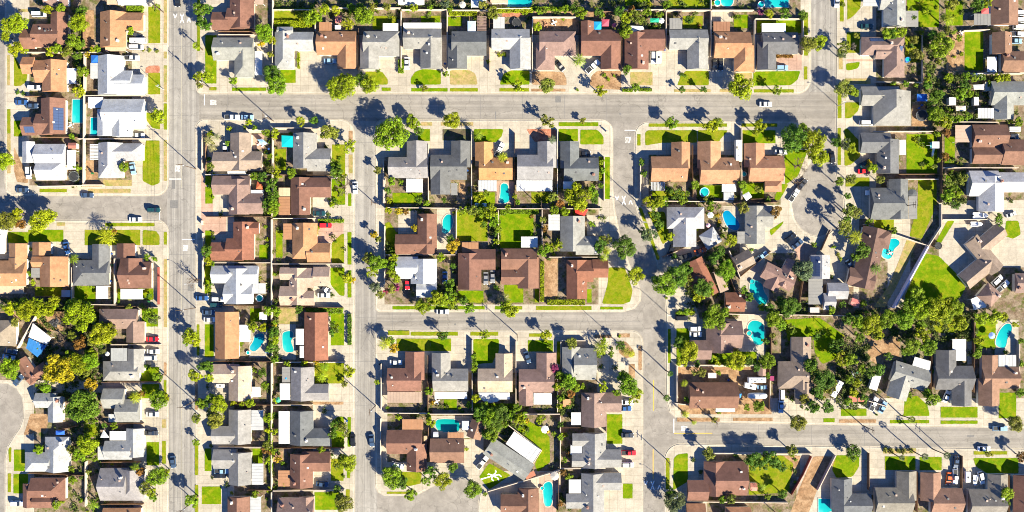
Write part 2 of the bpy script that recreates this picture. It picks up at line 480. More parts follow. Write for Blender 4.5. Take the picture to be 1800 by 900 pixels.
def build_house(row, ordn, handle, color, wings, opts):
    k = 0; ws = []; covers = []
    piv = opts.get('piv')
    for spec in wings.split(';'):
        f = spec.split()
        if not f: continue
        if f[0] == 'poly':
            covers.append(('poly', [tuple(map(float, a.split(','))) for a in f[2:]], f[1])); continue
        x0, y0, x1, y1 = map(float, f[:4]); code = f[4]
        if code == 'f': covers.append(('rect', (x0, y0, x1, y1), f[5], 'sl' in f[6:])); continue
        ws.append(Wing(x0, y0, x1, y1, code, k, piv)); k += 1
    cx = sum(w.plan[0] * w.a * w.b for w in ws) / sum(w.a * w.b for w in ws); cy = sum(w.plan[1] * w.a * w.b for w in ws) / sum(w.a * w.b for w in ws)
    root = empty(opts.get('name', 'house'), P(cx, cy, KERB))
    inv = Matrix.Translation(-root.location)
    rng = random.Random(hash((round(cx), round(cy))))
    bm = bmesh.new()
    for w in ws: w.roof(bm)
    bmesh.ops.transform(bm, matrix=inv, verts=bm.verts)
    base = RC[color][0]; j = rng.uniform(.92, 1.08)
    roof = link('roof', bm, 'roof_shingle', root, [c * j * rng.uniform(.97, 1.03) for c in base])
    bm = bmesh.new()
    for i, w in enumerate(ws): w.walls(bm, i)
    bmesh.ops.transform(bm, matrix=inv, verts=bm.verts)
    link('wall', bm, 'stucco', root, rng.choice(WALLCOL))
    # roof fittings: plumbing vents, box vents, a chimney
    big = max(ws, key=lambda w: w.a * w.b)
    def fitting(kind, w, p, q, c):
        pt = w.W(p, q, 0); z = max([zz for zz in (ww.zat(pt) for ww in ws) if zz is not None] or [w.z])
        o = bpy.data.objects.new(kind, vent_mesh(kind)); col.objects.link(o); o.parent = roof
        o.location = Vector((pt.x, pt.y, z)) - root.location
        o.rotation_euler = (0, 0, math.atan2(w.u.y, w.u.x)); o.color = (*c, 1)
    for _ in range(rng.randint(2, 4)):
        w = big if rng.random() < .75 else rng.choice(ws)
        kd = 'roof_vent' if rng.random() < .6 else 'vent_box'
        fitting(kd, w, rng.uniform(-.75, .75) * w.a, rng.choice((-1, 1)) * rng.uniform(.25, .7) * w.b, rng.choice([(.6, .6, .58), (.12, .12, .12), (.4, .3, .25)]))
    if rng.random() < .6 or opts.get('chim'):
        fitting('chimney', big, rng.choice((-1, 1)) * big.a * .7, rng.choice((-1, 1)) * big.b * .5, rng.choice([(.55, .42, .36), (.6, .57, .52), (.3, .16, .12)]))
    # ridge caps
    white_cover = False
    for cv in covers:
        c = RC[cv[2]][0]
        j2 = rng.uniform(.9, 1.03)
        if cv[0] == 'rect':
            x0, y0, x1, y1 = cv[1]
            pts = [P(x, y, 2.4) for x, y in ((x0, y1), (x1, y1), (x1, y0), (x0, y0))] if (x1 - x0) >= (y1 - y0) else [P(x, y, 2.4) for x, y in ((x1, y1), (x1, y0), (x0, y0), (x0, y1))]
            sl = cv[3]
        else:
            pts = [P(x, y, 2.4) for x, y in cv[1]]; sl = False
        q = [(p.x - root.location.x, p.y - root.location.y) for p in pts]
        o = cover(root, q, [min(.85, a * j2) for a in c], sl, 2.36 - KERB)
        bm = bmesh.new()
        o2 = None
        for i in range(len(q)):
            a = Vector((*q[i], 0)); ctr = sum((Vector((*p, 0)) for p in q), Vector()) / len(q)
            a = a + (ctr - a).normalized() * .25
            pbm = bmesh.new(); box(pbm, a.x - .06, a.y - .06, 0, a.x + .06, a.y + .06, 2.36 - KERB)
            link('post', pbm, 'white_trim', o)
        bm.free()
        white_cover |= cv[2] == 'w'
    # solar panels, laid on the roof plane
    for (px, py, nw, nh) in opts.get('solar', []):
        for i in range(nw):
            for jx in range(nh):
                pass
    for sx0, sy0, sx1, sy1 in opts.get('solar', []):
        c0 = P((sx0 + sx1) / 2, (sy0 + sy1) / 2, 3.2)
        w = next((w for w in ws if w.zat(c0) is not None), big)
        d = c0 - w.c; p, q = d.dot(w.u), d.dot(w.v)
        wx, wy = abs(sx1 - sx0) * S / 2, abs(sy1 - sy0) * S / 2
        ha, hb = (wx, wy) if abs(w.u.x) > .7 else (wy, wx)
        sg = -1 if q > 0 else 1
        bm = bmesh.new(); fr = bmesh.new()
        na, nb = max(1, round(2 * ha / 1.05)), max(1, round(2 * hb / 1.7))
        for i in range(na):
            for jx in range(nb):
                pa, pb = p - ha + 2 * ha * i / na, p - ha + 2 * ha * (i + 1) / na - .05
                qa, qb = q - hb + 2 * hb * jx / nb, q - hb + 2 * hb * (jx + 1) / nb - .05
                zf = lambda qq: w.z + (w.b - abs(qq)) * w.slope + .1
                top = [bm.verts.new(w.W(x, y, zf(y)) - root.location) for x, y in ((pa, qa), (pb, qa), (pb, qb), (pa, qb))]
                bot = [bm.verts.new(w.W(x, y, zf(y) - .06) - root.location) for x, y in ((pa, qa), (pb, qa), (pb, qb), (pa, qb))]
                bm.faces.new(top)
                for e in range(4): bm.faces.new((bot[e], bot[(e + 1) % 4], top[(e + 1) % 4], top[e]))
        fr.free()
        link('solar_panel', bm, 'solar_glass', roof)
    for w_ in ws: FOOT.append((w_.plan[0], w_.plan[1], math.hypot(w_.a, w_.b) / S * .72, w_))
    for cv in covers:
        if cv[0] == 'rect': FOOT.append((*cv[1],))
    HOUSES.append((cx, cy, handle))
    what = opts.get('what', 'house')
    root['category'] = opts.get('cat', what)
    root['group'] = 'houses of the neighbourhood' if what == 'house' else 'outbuildings'
    lab = f"{RC[color][1]} roofed {what}"
    extra = opts.get('extra') or (' with white patio cover' if white_cover else ' with solar panels' if opts.get('solar') else '')
    rest = handle.replace(' house ', ' ') if what == 'house' else 'beside the ' + opts['by']
    if what == 'house' and ' around ' not in rest:
        frm = ' from west ' if ' along ' in rest and 'edge' not in rest.split(' along ')[0] else ' from north '
        r2 = rest.replace(' ', frm, 1)
        if len(f"{lab}{extra} {r2}".split()) <= 16: rest = r2
    root['label'] = f"{lab}{extra}, {rest}"
    return root

# ---------------------------------------------------------------- plants
def leaf_quad(bm, c, nrm, s, rng):
    u = nrm.orthogonal().normalized(); v = nrm.cross(u)
    a = rng.uniform(0, 6.283); u, v = u * math.cos(a) + v * math.sin(a), v * math.cos(a) - u * math.sin(a)
    l, w = s * rng.uniform(.8, 1.3), s * rng.uniform(.45, .8)
    bend = nrm * (-.25 * s)
    p = [c - u * l + bend, c + v * w, c + u * l + bend, c - v * w]
    vs = [bm.verts.new(x) for x in p]
    bm.faces.new(vs)

def crown_mesh(name, n, leaf, lobes, seed, open_=0.0):
    rng = random.Random(seed); bm = bmesh.new()
    L = [(Vector((0, 0, 0)), .5)]
    for i in range(lobes):
        a = i * 2.399 + rng.uniform(-.4, .4); zz = rng.uniform(-.45, .75)
        rr = math.sqrt(max(0, 1 - zz * zz)) * rng.uniform(.45, .86)
        L.append((Vector((math.cos(a) * rr, math.sin(a) * rr, zz * .62)), rng.uniform(.17, .4)))
    tot = sum(r * r for _, r in L)
    for c, r in L:
        m = int(n * r * r / tot)
        for _ in range(m):
            d = Vector((rng.gauss(0, 1), rng.gauss(0, 1), rng.gauss(0, 1) + .25)).normalized()
            rad = r * (1 - open_ * rng.random()) * rng.uniform(.72, 1.08)
            p = c + d * rad
            nrm = (d + Vector((rng.gauss(0, .42), rng.gauss(0, .42), rng.gauss(0, .42) + .45))).normalized()
            leaf_quad(bm, p, nrm, leaf, rng)
    me = bpy.data.meshes.new(name); bm.to_mesh(me); bm.free(); me.materials.append(MATS['leaves'])
    return me

def palm_mesh(seed, fronds, droop, width):
    rng = random.Random(seed); bm = bmesh.new()
    for i in range(fronds):
        a = i * 2.399; el = rng.uniform(-.2, 1.1)
        L = rng.uniform(.8, 1.05)
        d = Vector((math.cos(a), math.sin(a), 0)); side = Vector((-d.y, d.x, 0))
        pts = []
        for k in range(8):
            t = k / 7
            pts.append(d * (L * t * math.cos(el * .5)) + Vector((0, 0, .45 * el * t - droop * t * t * (1.1 - .3 * el))))
        for k in range(7):
            for s in (-1, 1):
                w = width * math.sin(math.pi * min(1, (k + .7) / 7.3)) * rng.uniform(.8, 1.15)
                p0, p1 = pts[k], pts[k + 1]
                tip = p0.lerp(p1, .9) + side * s * w + d * (.05) + Vector((0, 0, -w * .55))
                vs = [bm.verts.new(x) for x in (p0, p0.lerp(p1, .8), tip)]
                bm.faces.new(vs if s > 0 else vs[::-1])
    me = bpy.data.meshes.new('palm_crown'); bm.to_mesh(me); bm.free(); me.materials.append(MATS['leaves'])
    return me

def fan_mesh(seed, fans):
    rng = random.Random(seed); bm = bmesh.new()
    for i in range(fans):
        a = i * 2.399; el = rng.uniform(-.7, 1.2)
        d = Vector((math.cos(a) * math.cos(el), math.sin(a) * math.cos(el), math.sin(el) * .8))
        side = d.cross(Vector((0, 0, 1))).normalized(); up = side.cross(d)
        c = d * rng.uniform(.4, .6)
        for k in range(9):
            t = (k - 4) / 4 * 1.25
            tip = c + (d * math.cos(t) + side * math.sin(t)) * .46 - Vector((0, 0, .1)) + up * rng.uniform(-.04, .04)
            q = (d * math.cos(t + .5) + side * math.sin(t + .5)) * .06
            bm.faces.new([bm.verts.new(x) for x in (c - q, tip, c + q)])
        n = side * .02
        bm.faces.new([bm.verts.new(x) for x in (Vector((0, 0, 0)) - n, c - n, c + n, n)])
    me = bpy.data.meshes.new('fan_crown'); bm.to_mesh(me); bm.free(); me.materials.append(MATS['leaves'])
    return me

def bare_mesh(seed):
    rng = random.Random(seed); bm = bmesh.new()
    def br(p, d, L, r, lvl):
        q = p + d * L
        tube(bm, [p, p + d * L * .5 + Vector((rng.uniform(-.04, .04), rng.uniform(-.04, .04), 0)) * L, q], [r, r * .85, r * .65], 5, False)
        if lvl == 0: return
        for _ in range(3 if lvl > 1 else 4):
            nd = (d + Vector((rng.gauss(0, .55), rng.gauss(0, .55), rng.gauss(0, .3) + .1))).normalized()
            br(q, nd, L * rng.uniform(.55, .8), r * .6, lvl - 1)
    for i in range(4):
        a = i * 1.6
        br(Vector((0, 0, -.55)), Vector((math.cos(a) * .6, math.sin(a) * .6, .8)).normalized(), .55, .05, 4)
    me = bpy.data.meshes.new('bare_crown'); bm.to_mesh(me); bm.free(); me.materials.append(MATS['trunk_bark'])
    return me

CROWNS = {}
def crowns(kind):
    if not CROWNS:
        CROWNS['small'] = [crown_mesh('crown', 380, .15, 7, s) for s in range(5)]
        CROWNS['mid'] = [crown_mesh('crown', 1050, .098, 13, 20 + s, .15) for s in range(5)]
        CROWNS['big'] = [crown_mesh('crown', 3300, .06, 26, 40 + s, .2) for s in range(4)]
        CROWNS['loose'] = [crown_mesh('crown', 620, .10, 14, 60 + s, .55) for s in range(4)]
        CROWNS['feather'] = [palm_mesh(80 + s, 26, .62, .13) for s in range(3)]
        CROWNS['fan'] = [fan_mesh(90 + s, 34) for s in range(3)]
        CROWNS['bare'] = [bare_mesh(100 + s) for s in range(2)]
    return CROWNS[kind]

TRUNKS = {}
def trunk_mesh(kind, i):
    if (kind, i) in TRUNKS: return TRUNKS[kind, i]
    rng = random.Random(i + 5); bm = bmesh.new()
    if kind == 'palm':
        tube(bm, [(0, 0, 0), (.012, .005, .35), (.02, 0, .7), (.0, 0, 1)], [.02, .016, .014, .016], 8)
    else:
        tube(bm, [(0, 0, 0), (.01, .01, .3), (0, 0, .62), (rng.uniform(-.03, .03), .02, 1)], [.06, .045, .038, .02], 7)
        for k in range(5):
            a = k * 1.257 + rng.uniform(-.3, .3); z = rng.uniform(.5, .72)
            d = Vector((math.cos(a) * .28, math.sin(a) * .28, .26))
            tube(bm, [Vector((0, 0, z)), Vector((0, 0, z)) + d * .5 + Vector((0, 0, .03)), Vector((0, 0, z)) + d], [.028, .018, .008], 5)
    me = bpy.data.meshes.new('trunk'); bm.to_mesh(me); bm.free(); me.materials.append(MATS['trunk_bark'])
    TRUNKS[kind, i] = me
    return me

LEAFCOL = dict(g=((.225, .275, .004), 'yellow green'), b=((.08, .155, .010), 'dark green'), o=((.16, .18, .02), 'olive'), y=((.36, .27, .008), 'golden yellow'),
               r=((.21, .11, .02), 'russet'), v=((.145, .23, .006), 'mid green'), w=((.24, .23, .09), 'pale'), a=((.10, .13, .05), 'grey green'), n=((.1, .09, .08), 'leafless grey'), m=((.26, .035, .10), 'magenta'))
NPL = [0]
def plant(x, y, r, code, h=None):
    """code: leaf colour + form (t tree, p fan palm, q feather palm, n bare, s shrub, l loose tree)"""
    NPL[0] += 1; i = NPL[0]; rng = random.Random(i * 31 + 7)
    cl, form = code[0], (code[1] if len(code) > 1 else 't')
    rm = r * S * 1.06
    c0, cname = LEAFCOL[cl]
    j = rng.uniform(.82, 1.18)
    tint = [c0[0] * j * rng.uniform(.88, 1.14), c0[1] * j, c0[2] * j * rng.uniform(.8, 1.3)]
    size = 'small' if 6.5 <= r < 8 else 'round' if r < 6.5 else 'large' if r > 16 else 'broad' if r > 11 else 'round'
    if form == 's' or (form == 't' and r <= 4.5):
        hz = rm * .75
        p = P(x, y, KERB + hz)
        o = bpy.data.objects.new('shrub', rng.choice(crowns('small'))); col.objects.link(o)
        o.location = (p.x, p.y, KERB + hz * .72); o.scale = (rm * rng.uniform(.9, 1.1), rm * rng.uniform(.9, 1.1), hz); o.rotation_euler = (0, 0, rng.uniform(0, 6.28)); o.color = (*tint, 1)
        tag(o, f"low {cname} shrub", 'shrub', x, y, 'garden shrubs'); return o
    if form in 'pq':
        zc = h or (7.5 if form == 'p' else 5.0)
        p = P(x, y, zc)
        root = empty('palm_tree', (p.x, p.y, KERB), rng.uniform(0, 6.28))
        t = bpy.data.objects.new('trunk', trunk_mesh('palm', i % 3)); col.objects.link(t); t.parent = root
        t.scale = (12 if form == 'p' else 14,) * 2 + (zc - KERB,)
        c = bpy.data.objects.new('crown', rng.choice(crowns('fan' if form == 'p' else 'feather'))); col.objects.link(c); c.parent = root
        c.location = (0, 0, zc - KERB); c.scale = (rm, rm, rm * (.9 if form == 'p' else .75)); c.color = (*tint, 1)
        tag(root, f"{'tall' if zc > 7 else 'spreading'} {cname} {'fan palm' if form == 'p' else 'feather palm'}", 'palm tree', x, y, 'palms in the gardens'); return root
    squash = rng.uniform(.72, .9)
    zc = h or ((1.0 + rm * .85) if r < 6.5 else (2.2 + rm * .9))
    p = P(x, y, zc)
    nm = 'bare_tree' if form == 'n' else 'bush' if r < 6.5 else 'small_tree' if r < 9.5 else 'tree'
    root = empty(nm, (p.x, p.y, KERB), rng.uniform(0, 6.28))
    t = bpy.data.objects.new('trunk', trunk_mesh('tree', i % 4)); col.objects.link(t); t.parent = root
    th = zc - KERB + (0 if form == 'n' else rm * .25)
    ws = (1.5 + rm) * 1.1
    t.scale = (ws, ws, th)
    if form == 'n':
        me = rng.choice(crowns('bare'))
    elif form == 'l' or (8 < r < 15 and rng.random() < .25): me = rng.choice(crowns('loose'))
    else: me = rng.choice(crowns('small' if r < 7 else 'mid' if r < 14 else 'big'))
    c = bpy.data.objects.new('crown', me); col.objects.link(c); c.parent = root
    c.location = (0, 0, zc - KERB); c.scale = (rm * rng.uniform(.98, 1.14), rm * rng.uniform(.9, 1.12), rm * squash); c.color = (*tint, 1)
    if form == 'n': tag(root, 'leafless grey bare tree', 'bare tree', x, y, 'bare trees')
    else: tag(root, f"{size} {'loose ' if form == 'l' else ''}{cname} {'bush' if nm == 'bush' else 'tree'}", nm.replace('_', ' '), x, y, {'bush': 'bushes of the gardens', 'small_tree': 'small trees of the gardens', 'tree': 'trees of the streets and gardens'}[nm])
    return root

def leaf_volume(bm, pts_fn, n, leaf, rng):
    for _ in range(n):
        p, nrm = pts_fn()
        leaf_quad(bm, p, nrm, leaf, rng)

def free_spot(x, y, r):
    for f in FOOT:
        if len(f) == 4 and not isinstance(f[3], Wing):
            if f[0] - r < x < f[2] + r and f[1] - r < y < f[3] + r: return False
        elif len(f) == 4:
            w = f[3]; d = P(x, y, 2.0) - w.c; m = r * S * .6
            if abs(d.dot(w.u)) < w.a + m and abs(d.dot(w.v)) < w.b + m: return False
    return all(math.hypot(x - a, y - b) > c * .8 + r for a, b, c in BUSY)

def hedge(x0, y0, x1, y1, hgt, cl='v'):
    rng = random.Random(int(x0 * 7 + y0)); bm = bmesh.new()
    a, b = P(x0, y0, hgt), P(x1, y1, hgt)
    cx, cy = (a.x + b.x) / 2, (a.y + b.y) / 2; w, d = abs(b.x - a.x) / 2, abs(b.y - a.y) / 2
    n = int(min(2600, 60 + (4 * w * d + 2 * hgt * (w + d) * 2) * 26))
    def fn():
        s = rng.random()
        bump = lambda u, v: .12 * math.sin(u * 2.1 + v * 1.3) + .1 * math.sin(u * .9 - v * 2.7)
        if s < .6:
            u, v = rng.uniform(-w, w), rng.uniform(-d, d)
            return Vector((u, v, hgt - .1 + bump(u, v) + rng.uniform(-.2, .1))), Vector((rng.gauss(0, .5), rng.gauss(0, .5), 1)).normalized()
        z = rng.uniform(.0, hgt)
        if rng.random() < w / (w + d):
            u = rng.uniform(-w, w); sg = rng.choice((-1, 1)); return Vector((u, sg * (d + bump(u, z)), z)), Vector((rng.gauss(0, .4), sg, .4)).normalized()
        v = rng.uniform(-d, d); sg = rng.choice((-1, 1)); return Vector((sg * (w + bump(v, z)), v, z)), Vector((sg, rng.gauss(0, .4), .4)).normalized()
    leaf_volume(bm, fn, n, .22, rng)
    c0, cname = LEAFCOL[cl]
    o = link('hedge', bm, 'leaves', None, c0, loc=(cx, cy, KERB))
    tag(o, f"clipped {cname} hedge", 'hedge', (x0 + x1) / 2, (y0 + y1) / 2, 'hedges')
    return o

UNDER = []
def undergrowth_build(areas):
    """low weeds and creepers nobody could count: one object"""
    rng = random.Random(99); bm = bmesh.new()
    for x0, y0, x1, y1, dens in areas:
        n = int(abs(x1 - x0) * abs(y1 - y0) * dens)
        clumps = [(rng.uniform(x0, x1), rng.uniform(y0, y1), rng.uniform(2, 6), rng.uniform(.3, 1.3)) for _ in range(max(3, int(n / 40)))]
        for _ in range(n):
            cx, cy, cr, ch = rng.choice(clumps)
            x = cx + rng.gauss(0, cr * .6); y = cy + rng.gauss(0, cr * .6)
            if not (x0 <= x <= x1 and y0 <= y <= y1) or not free_spot(x, y, .5): continue
            z = KERB + rng.uniform(.05, ch)
            leaf_quad(bm, P(x, y, z), Vector((rng.gauss(0, .5), rng.gauss(0, .5), 1)).normalized(), .3, rng)
    o = link('undergrowth', bm, 'leaves', None, (.075, .105, .018))
    o['kind'] = 'stuff'; o['label'] = 'tangled low green undergrowth along back fences and garden corners'
    return o

# ---------------------------------------------------------------- vehicles
def loft_profile(bm, prof, w, inset=0.0, taper=.0):
    """side profile (x,z) extruded across y with a tucked-in upper body"""
    zmax = max(p[1] for p in prof); zmin = min(p[1] for p in prof)
    def yy(z): return w / 2 * (1 - taper * (z - zmin) / (zmax - zmin + 1e-6))
    L = [bm.verts.new((x, -yy(z), z)) for x, z in prof]; Rr = [bm.verts.new((x, yy(z), z)) for x, z in prof]
    n = len(prof)
    bm.faces.new(L); bm.faces.new(Rr[::-1])
    for i in range(n):
        j = (i + 1) % n
        bm.faces.new((L[j], L[i], Rr[i], Rr[j]))

def bevel_all(bm, w, seg=2):
    bmesh.ops.recalc_face_normals(bm, faces=bm.faces)
    bmesh.ops.bevel(bm, geom=[e for e in bm.edges], offset=w, segments=seg, affect='EDGES', clamp_overlap=True)

def mesh_of(bm, name, mat):
    me = bpy.data.meshes.new(name); bm.to_mesh(me); bm.free(); me.materials.append(MATS[mat]); return me

VEH = {}
def veh_parts(kind):
    if kind in VEH: return VEH[kind]
    parts = []
    def add(name, bm, mat, painted=False, loc=(0, 0, 0)): parts.append((name, mesh_of(bm, name, mat), painted, loc))
    wheel = bmesh.new(); tube(wheel, [(0, -.11, 0), (0, .11, 0)], .33, 14)
    wheel = mesh_of(wheel, 'wheel', 'tyre')
    def wheels(x0, x1, y):
        for x in (x0, x1):
            for s in (-1, 1): parts.append(('wheel', wheel, False, (x, s * y, .33)))
    if kind in ('sedan', 'suv', 'van', 'pickup'):
        if kind == 'sedan': body = [(-2.3, .3), (2.25, .3), (2.32, .6), (2.1, .78), (.95, .92), (-1.65, .98), (-2.28, .9)]; cab = [(1.05, .9), (.3, 1.4), (-.95, 1.42), (-1.75, .95)]; L = 4.6
        if kind == 'suv': body = [(-2.35, .35), (2.3, .35), (2.38, .75), (2.2, .98), (1.1, 1.08), (-2.3, 1.1)]; cab = [(1.15, 1.05), (.5, 1.68), (-1.9, 1.7), (-2.25, 1.08)]
        if kind == 'van': body = [(-2.55, .35), (2.4, .35), (2.5, .8), (2.3, 1.1), (1.7, 1.2), (-2.5, 1.22)]; cab = [(1.75, 1.18), (1.05, 1.9), (-2.3, 1.95), (-2.5, 1.2)]
        if kind == 'pickup': body = [(-2.75, .4), (2.65, .4), (2.72, .8), (2.55, 1.02), (1.35, 1.12), (-2.75, 1.12)]; cab = [(1.3, 1.08), (.75, 1.72), (-.45, 1.74), (-.7, 1.1)]
        bm = bmesh.new(); loft_profile(bm, body, 1.86, taper=.08); bevel_all(bm, .07)
        # painted roof panel over the glasshouse
        (xa, za), (xb, zb), (xc, zc), (xd, zd) = cab
        vs = box(bm, xc + .05, -.66, zc - .01, xb - .02, .66, zc + .055)
        add('body', bm, 'car_paint', True)
        bm = bmesh.new(); loft_profile(bm, cab, 1.62, taper=.16); bevel_all(bm, .04, 1); add('window', bm, 'car_glass')
        bx = max(p[0] for p in body)
        for s in (-1, 1):
            bm = bmesh.new(); box(bm, bx - .16, s * .62 - .2, .62, bx + .02, s * .62 + .2, .78); add('headlight', bm, 'lamp_lens')
        if kind == 'pickup':
            bm = bmesh.new(); box(bm, -2.62, -.74, 1.0, -.82, .74, 1.135); add('cargo_bed', bm, 'dark_mesh')
        wheels(-1.45, 1.4, .84)
    elif kind == 'camper':       # class A motorhome / travel trailer box
        bm = bmesh.new(); box(bm, -4.0, -1.22, .55, 4.0, 1.22, 3.0); bevel_all(bm, .14); add('body', bm, 'car_paint', True)
        bm = bmesh.new(); box(bm, 3.9, -1.0, 1.5, 4.05, 1.0, 2.5); add('window', bm, 'car_glass')
        for x in (-2.2, .2, 2.3):
            bm = bmesh.new(); box(bm, x - .45, -.3, 2.98, x + .45, .3, 3.2); bevel_all(bm, .05, 1); add('roof_unit', bm, 'sheet_metal')
        bm = bmesh.new(); box(bm, -1.5, -.95, 2.98, -.7, -.5, 3.06); add('roof_hatch', bm, 'dark_mesh')
        wheels(-2.2, 2.4, 1.05)
    elif kind == 'trailer':      # utility trailer / box trailer
        bm = bmesh.new(); box(bm, -2.2, -1.0, .5, 2.0, 1.0, 2.1); bevel_all(bm, .1); add('body', bm, 'car_paint', True)
        bm = bmesh.new(); box(bm, 2.0, -.08, .5, 3.1, .08, .62); add('tow_bar', bm, 'steel')
        bm = bmesh.new(); box(bm, -.4, -.3, 2.08, .4, .3, 2.2); add('roof_hatch', bm, 'dark_mesh')
        wheels(-.5, .3, .95)
    elif kind == 'airstream':
        bm = bmesh.new(); bmesh.ops.create_uvsphere(bm, u_segments=20, v_segments=12, radius=1)
        for v in bm.verts:
            x, y, z = v.co
            f = lambda t, p: math.copysign(abs(t) ** p, t)
            v.co = Vector((f(x, .35) * 4.0, f(y, .8) * 1.22, 1.65 + f(z, .6) * 1.15))
        add('body', bm, 'sheet_metal', True)
        for x in (-1.5, 1.2):
            bm = bmesh.new(); box(bm, x - .4, -.35, 2.7, x + .4, .35, 2.98); add('roof_unit', bm, 'sheet_metal')
        wheels(-.6, .3, 1.0)
    elif kind == 'boat':
        bm = bmesh.new(); sec = []
        for i in range(9):
            t = i / 8; x = -2.7 + 5.6 * t
            wd = 1.1 * math.sqrt(max(0, 1 - max(0, (t - .35) / .65) ** 2.2)) + .02
            sec.append([(x, -wd, 1.35), (x, -wd * .85, .8), (x, 0, .5 + .5 * max(0, t - .6)), (x, wd * .85, .8), (x, wd, 1.35), (x, wd * .72, 1.37), (x, wd * .6, 1.05 if .12 < t < .62 else 1.4), (x, -wd * .6, 1.05 if .12 < t < .62 else 1.4), (x, -wd * .72, 1.37)])
        vs = [[bm.verts.new(p) for p in s] for s in sec]
        for i in range(8):
            for k in range(9):
                bm.faces.new((vs[i][k], vs[i][(k + 1) % 9], vs[i + 1][(k + 1) % 9], vs[i + 1][k]))
        bm.faces.new(vs[0]); bm.faces.new(vs[-1][::-1])
        bmesh.ops.recalc_face_normals(bm, faces=bm.faces)
        add('hull', bm, 'car_paint', True)
        bm = bmesh.new(); loft_profile(bm, [(.9, 1.36), (.6, 1.85), (.5, 1.85), (.7, 1.36)], 1.5); add('windscreen', bm, 'car_glass')
        bm = bmesh.new(); box(bm, -2.9, -.25, .9, -2.6, .25, 1.75); add('outboard_motor', bm, 'dark_mesh')
        bm = bmesh.new(); box(bm, -2.2, -.9, .36, 2.9, -.8, .46); box(bm, -2.2, .8, .36, 2.9, .9, .46); box(bm, 2.8, -.9, .36, 2.9, .9, .46); box(bm, 2.9, -.06, .36, 3.7, .06, .46); add('trailer_frame', bm, 'steel')
        wheels(-1.0, -.3, .95)
    VEH[kind] = parts
    return parts

CARCOL = dict(w=((.78, .78, .77), 'white'), s=((.5, .51, .52), 'silver'), k=((.015, .016, .02), 'black'), d=((.05, .055, .065), 'dark grey'), g=((.2, .2, .21), 'grey'), r=((.55, .02, .03), 'red'),
              b=((.03, .09, .25), 'blue'), t=((.012, .05, .06), 'dark teal'), c=((.7, .64, .5), 'cream'), o=((.6, .12, .03), 'orange red'), l=((.22, .36, .5), 'light blue'), n=((.04, .07, .13), 'navy'))
KN = dict(sedan=('parked_car', 'car', 'sedan'), suv=('parked_car', 'car', 'sport utility car'), van=('parked_van', 'van', 'van'), pickup=('pickup_truck', 'pickup truck', 'pickup truck'),
          camper=('motorhome', 'motorhome', 'motorhome'), trailer=('box_trailer', 'trailer', 'box trailer'), airstream=('travel_trailer', 'trailer', 'rounded travel trailer'), boat=('motor_boat', 'boat', 'motor boat on a trailer'))
def vehicle(x, y, ang, kind, c, scale=1.0, onroad=False):
    z0 = 0.01 if onroad else KERB + .02
    p = P(x, y, z0 + .8)
    nm, cat, word = KN[kind]
    BUSY.append((x, y, 15))
    root = empty(nm, (p.x, p.y, z0), -R(ang))
    root.scale = (scale,) * 3
    cc, cname = CARCOL[c]
    for name, me, painted, loc in veh_parts(kind):
        o = bpy.data.objects.new(name, me); col.objects.link(o); o.parent = root; o.location = loc
        if painted: o.color = (*cc, 1)
        elif name == 'roof_unit': o.color = (.7, .7, .7, 1)
    tag(root, f"{cname} {word}", cat, x, y, {'car': 'cars parked about the streets', 'van': 'parked vans', 'pickup truck': 'parked pickup trucks', 'trailer': 'parked trailers', 'boat': 'boats kept in the yards', 'motorhome': 'parked motorhomes'}[cat])
    return root

# ---------------------------------------------------------------- fences, poles, garden things
FN = dict(w=('garden_wall', 'block', 'pale block garden wall', 'wall', .2, 1.75), f=('wooden_fence', 'wood', 'brown wooden board fence', 'fence', .1, 1.75), r=('board_fence', 'red_board', 'dark red board fence', 'fence', .14, 1.8),
          v=('retaining_wall', 'lavender_block', 'tall lavender white retaining wall', 'wall', .4, 2.3), k=('low_wall', 'block', 'low pale garden wall', 'wall', .2, .8), c=('chain_link_fence', 'steel', 'thin grey wire fence', 'fence', .05, 1.4))
def fence(pts, kind):
    nm, mat, look, cat, th, h = FN[kind]
    bm = bmesh.new()
    W = [P(x, y, h) for x, y in pts]
    org = Vector((W[0].x, W[0].y, KERB))
    for i in range(len(W) - 1):
        a, b = W[i] - org, W[i + 1] - org; a.z = b.z = 0
        d = (b - a).normalized(); n = Vector((-d.y, d.x, 0))
        e0 = d * th * .5
        q = [a - e0 + n * th / 2, a - e0 - n * th / 2, b + e0 - n * th / 2, b + e0 + n * th / 2]
        prism(bm, ccw([tuple(v[:2]) for v in q]), 0, h - .0005 * i)
        L = (b - a).length
        if kind in 'wv':     # coping course
            e = th / 2 + .04
            q = [a + n * e, a - n * e, b - n * e, b + n * e]
            prism(bm, ccw([tuple(v[:2]) for v in q]), h + .001, h + .055 + .0005 * i)
        else:
            m = max(1, int(L / 2.4))
            for k in range(m + 1):
                p = a + d * (L * k / m)
                box(bm, p.x - .06, p.y - .06, 0, p.x + .06, p.y + .06, h + .1)
    o = link(nm, bm, mat, None, loc=org)
    cx, cy = sum(p[0] for p in pts) / len(pts), sum(p[1] for p in pts) / len(pts)
    tag(o, look, cat, cx, cy, 'walls and fences between the lots')
    return o

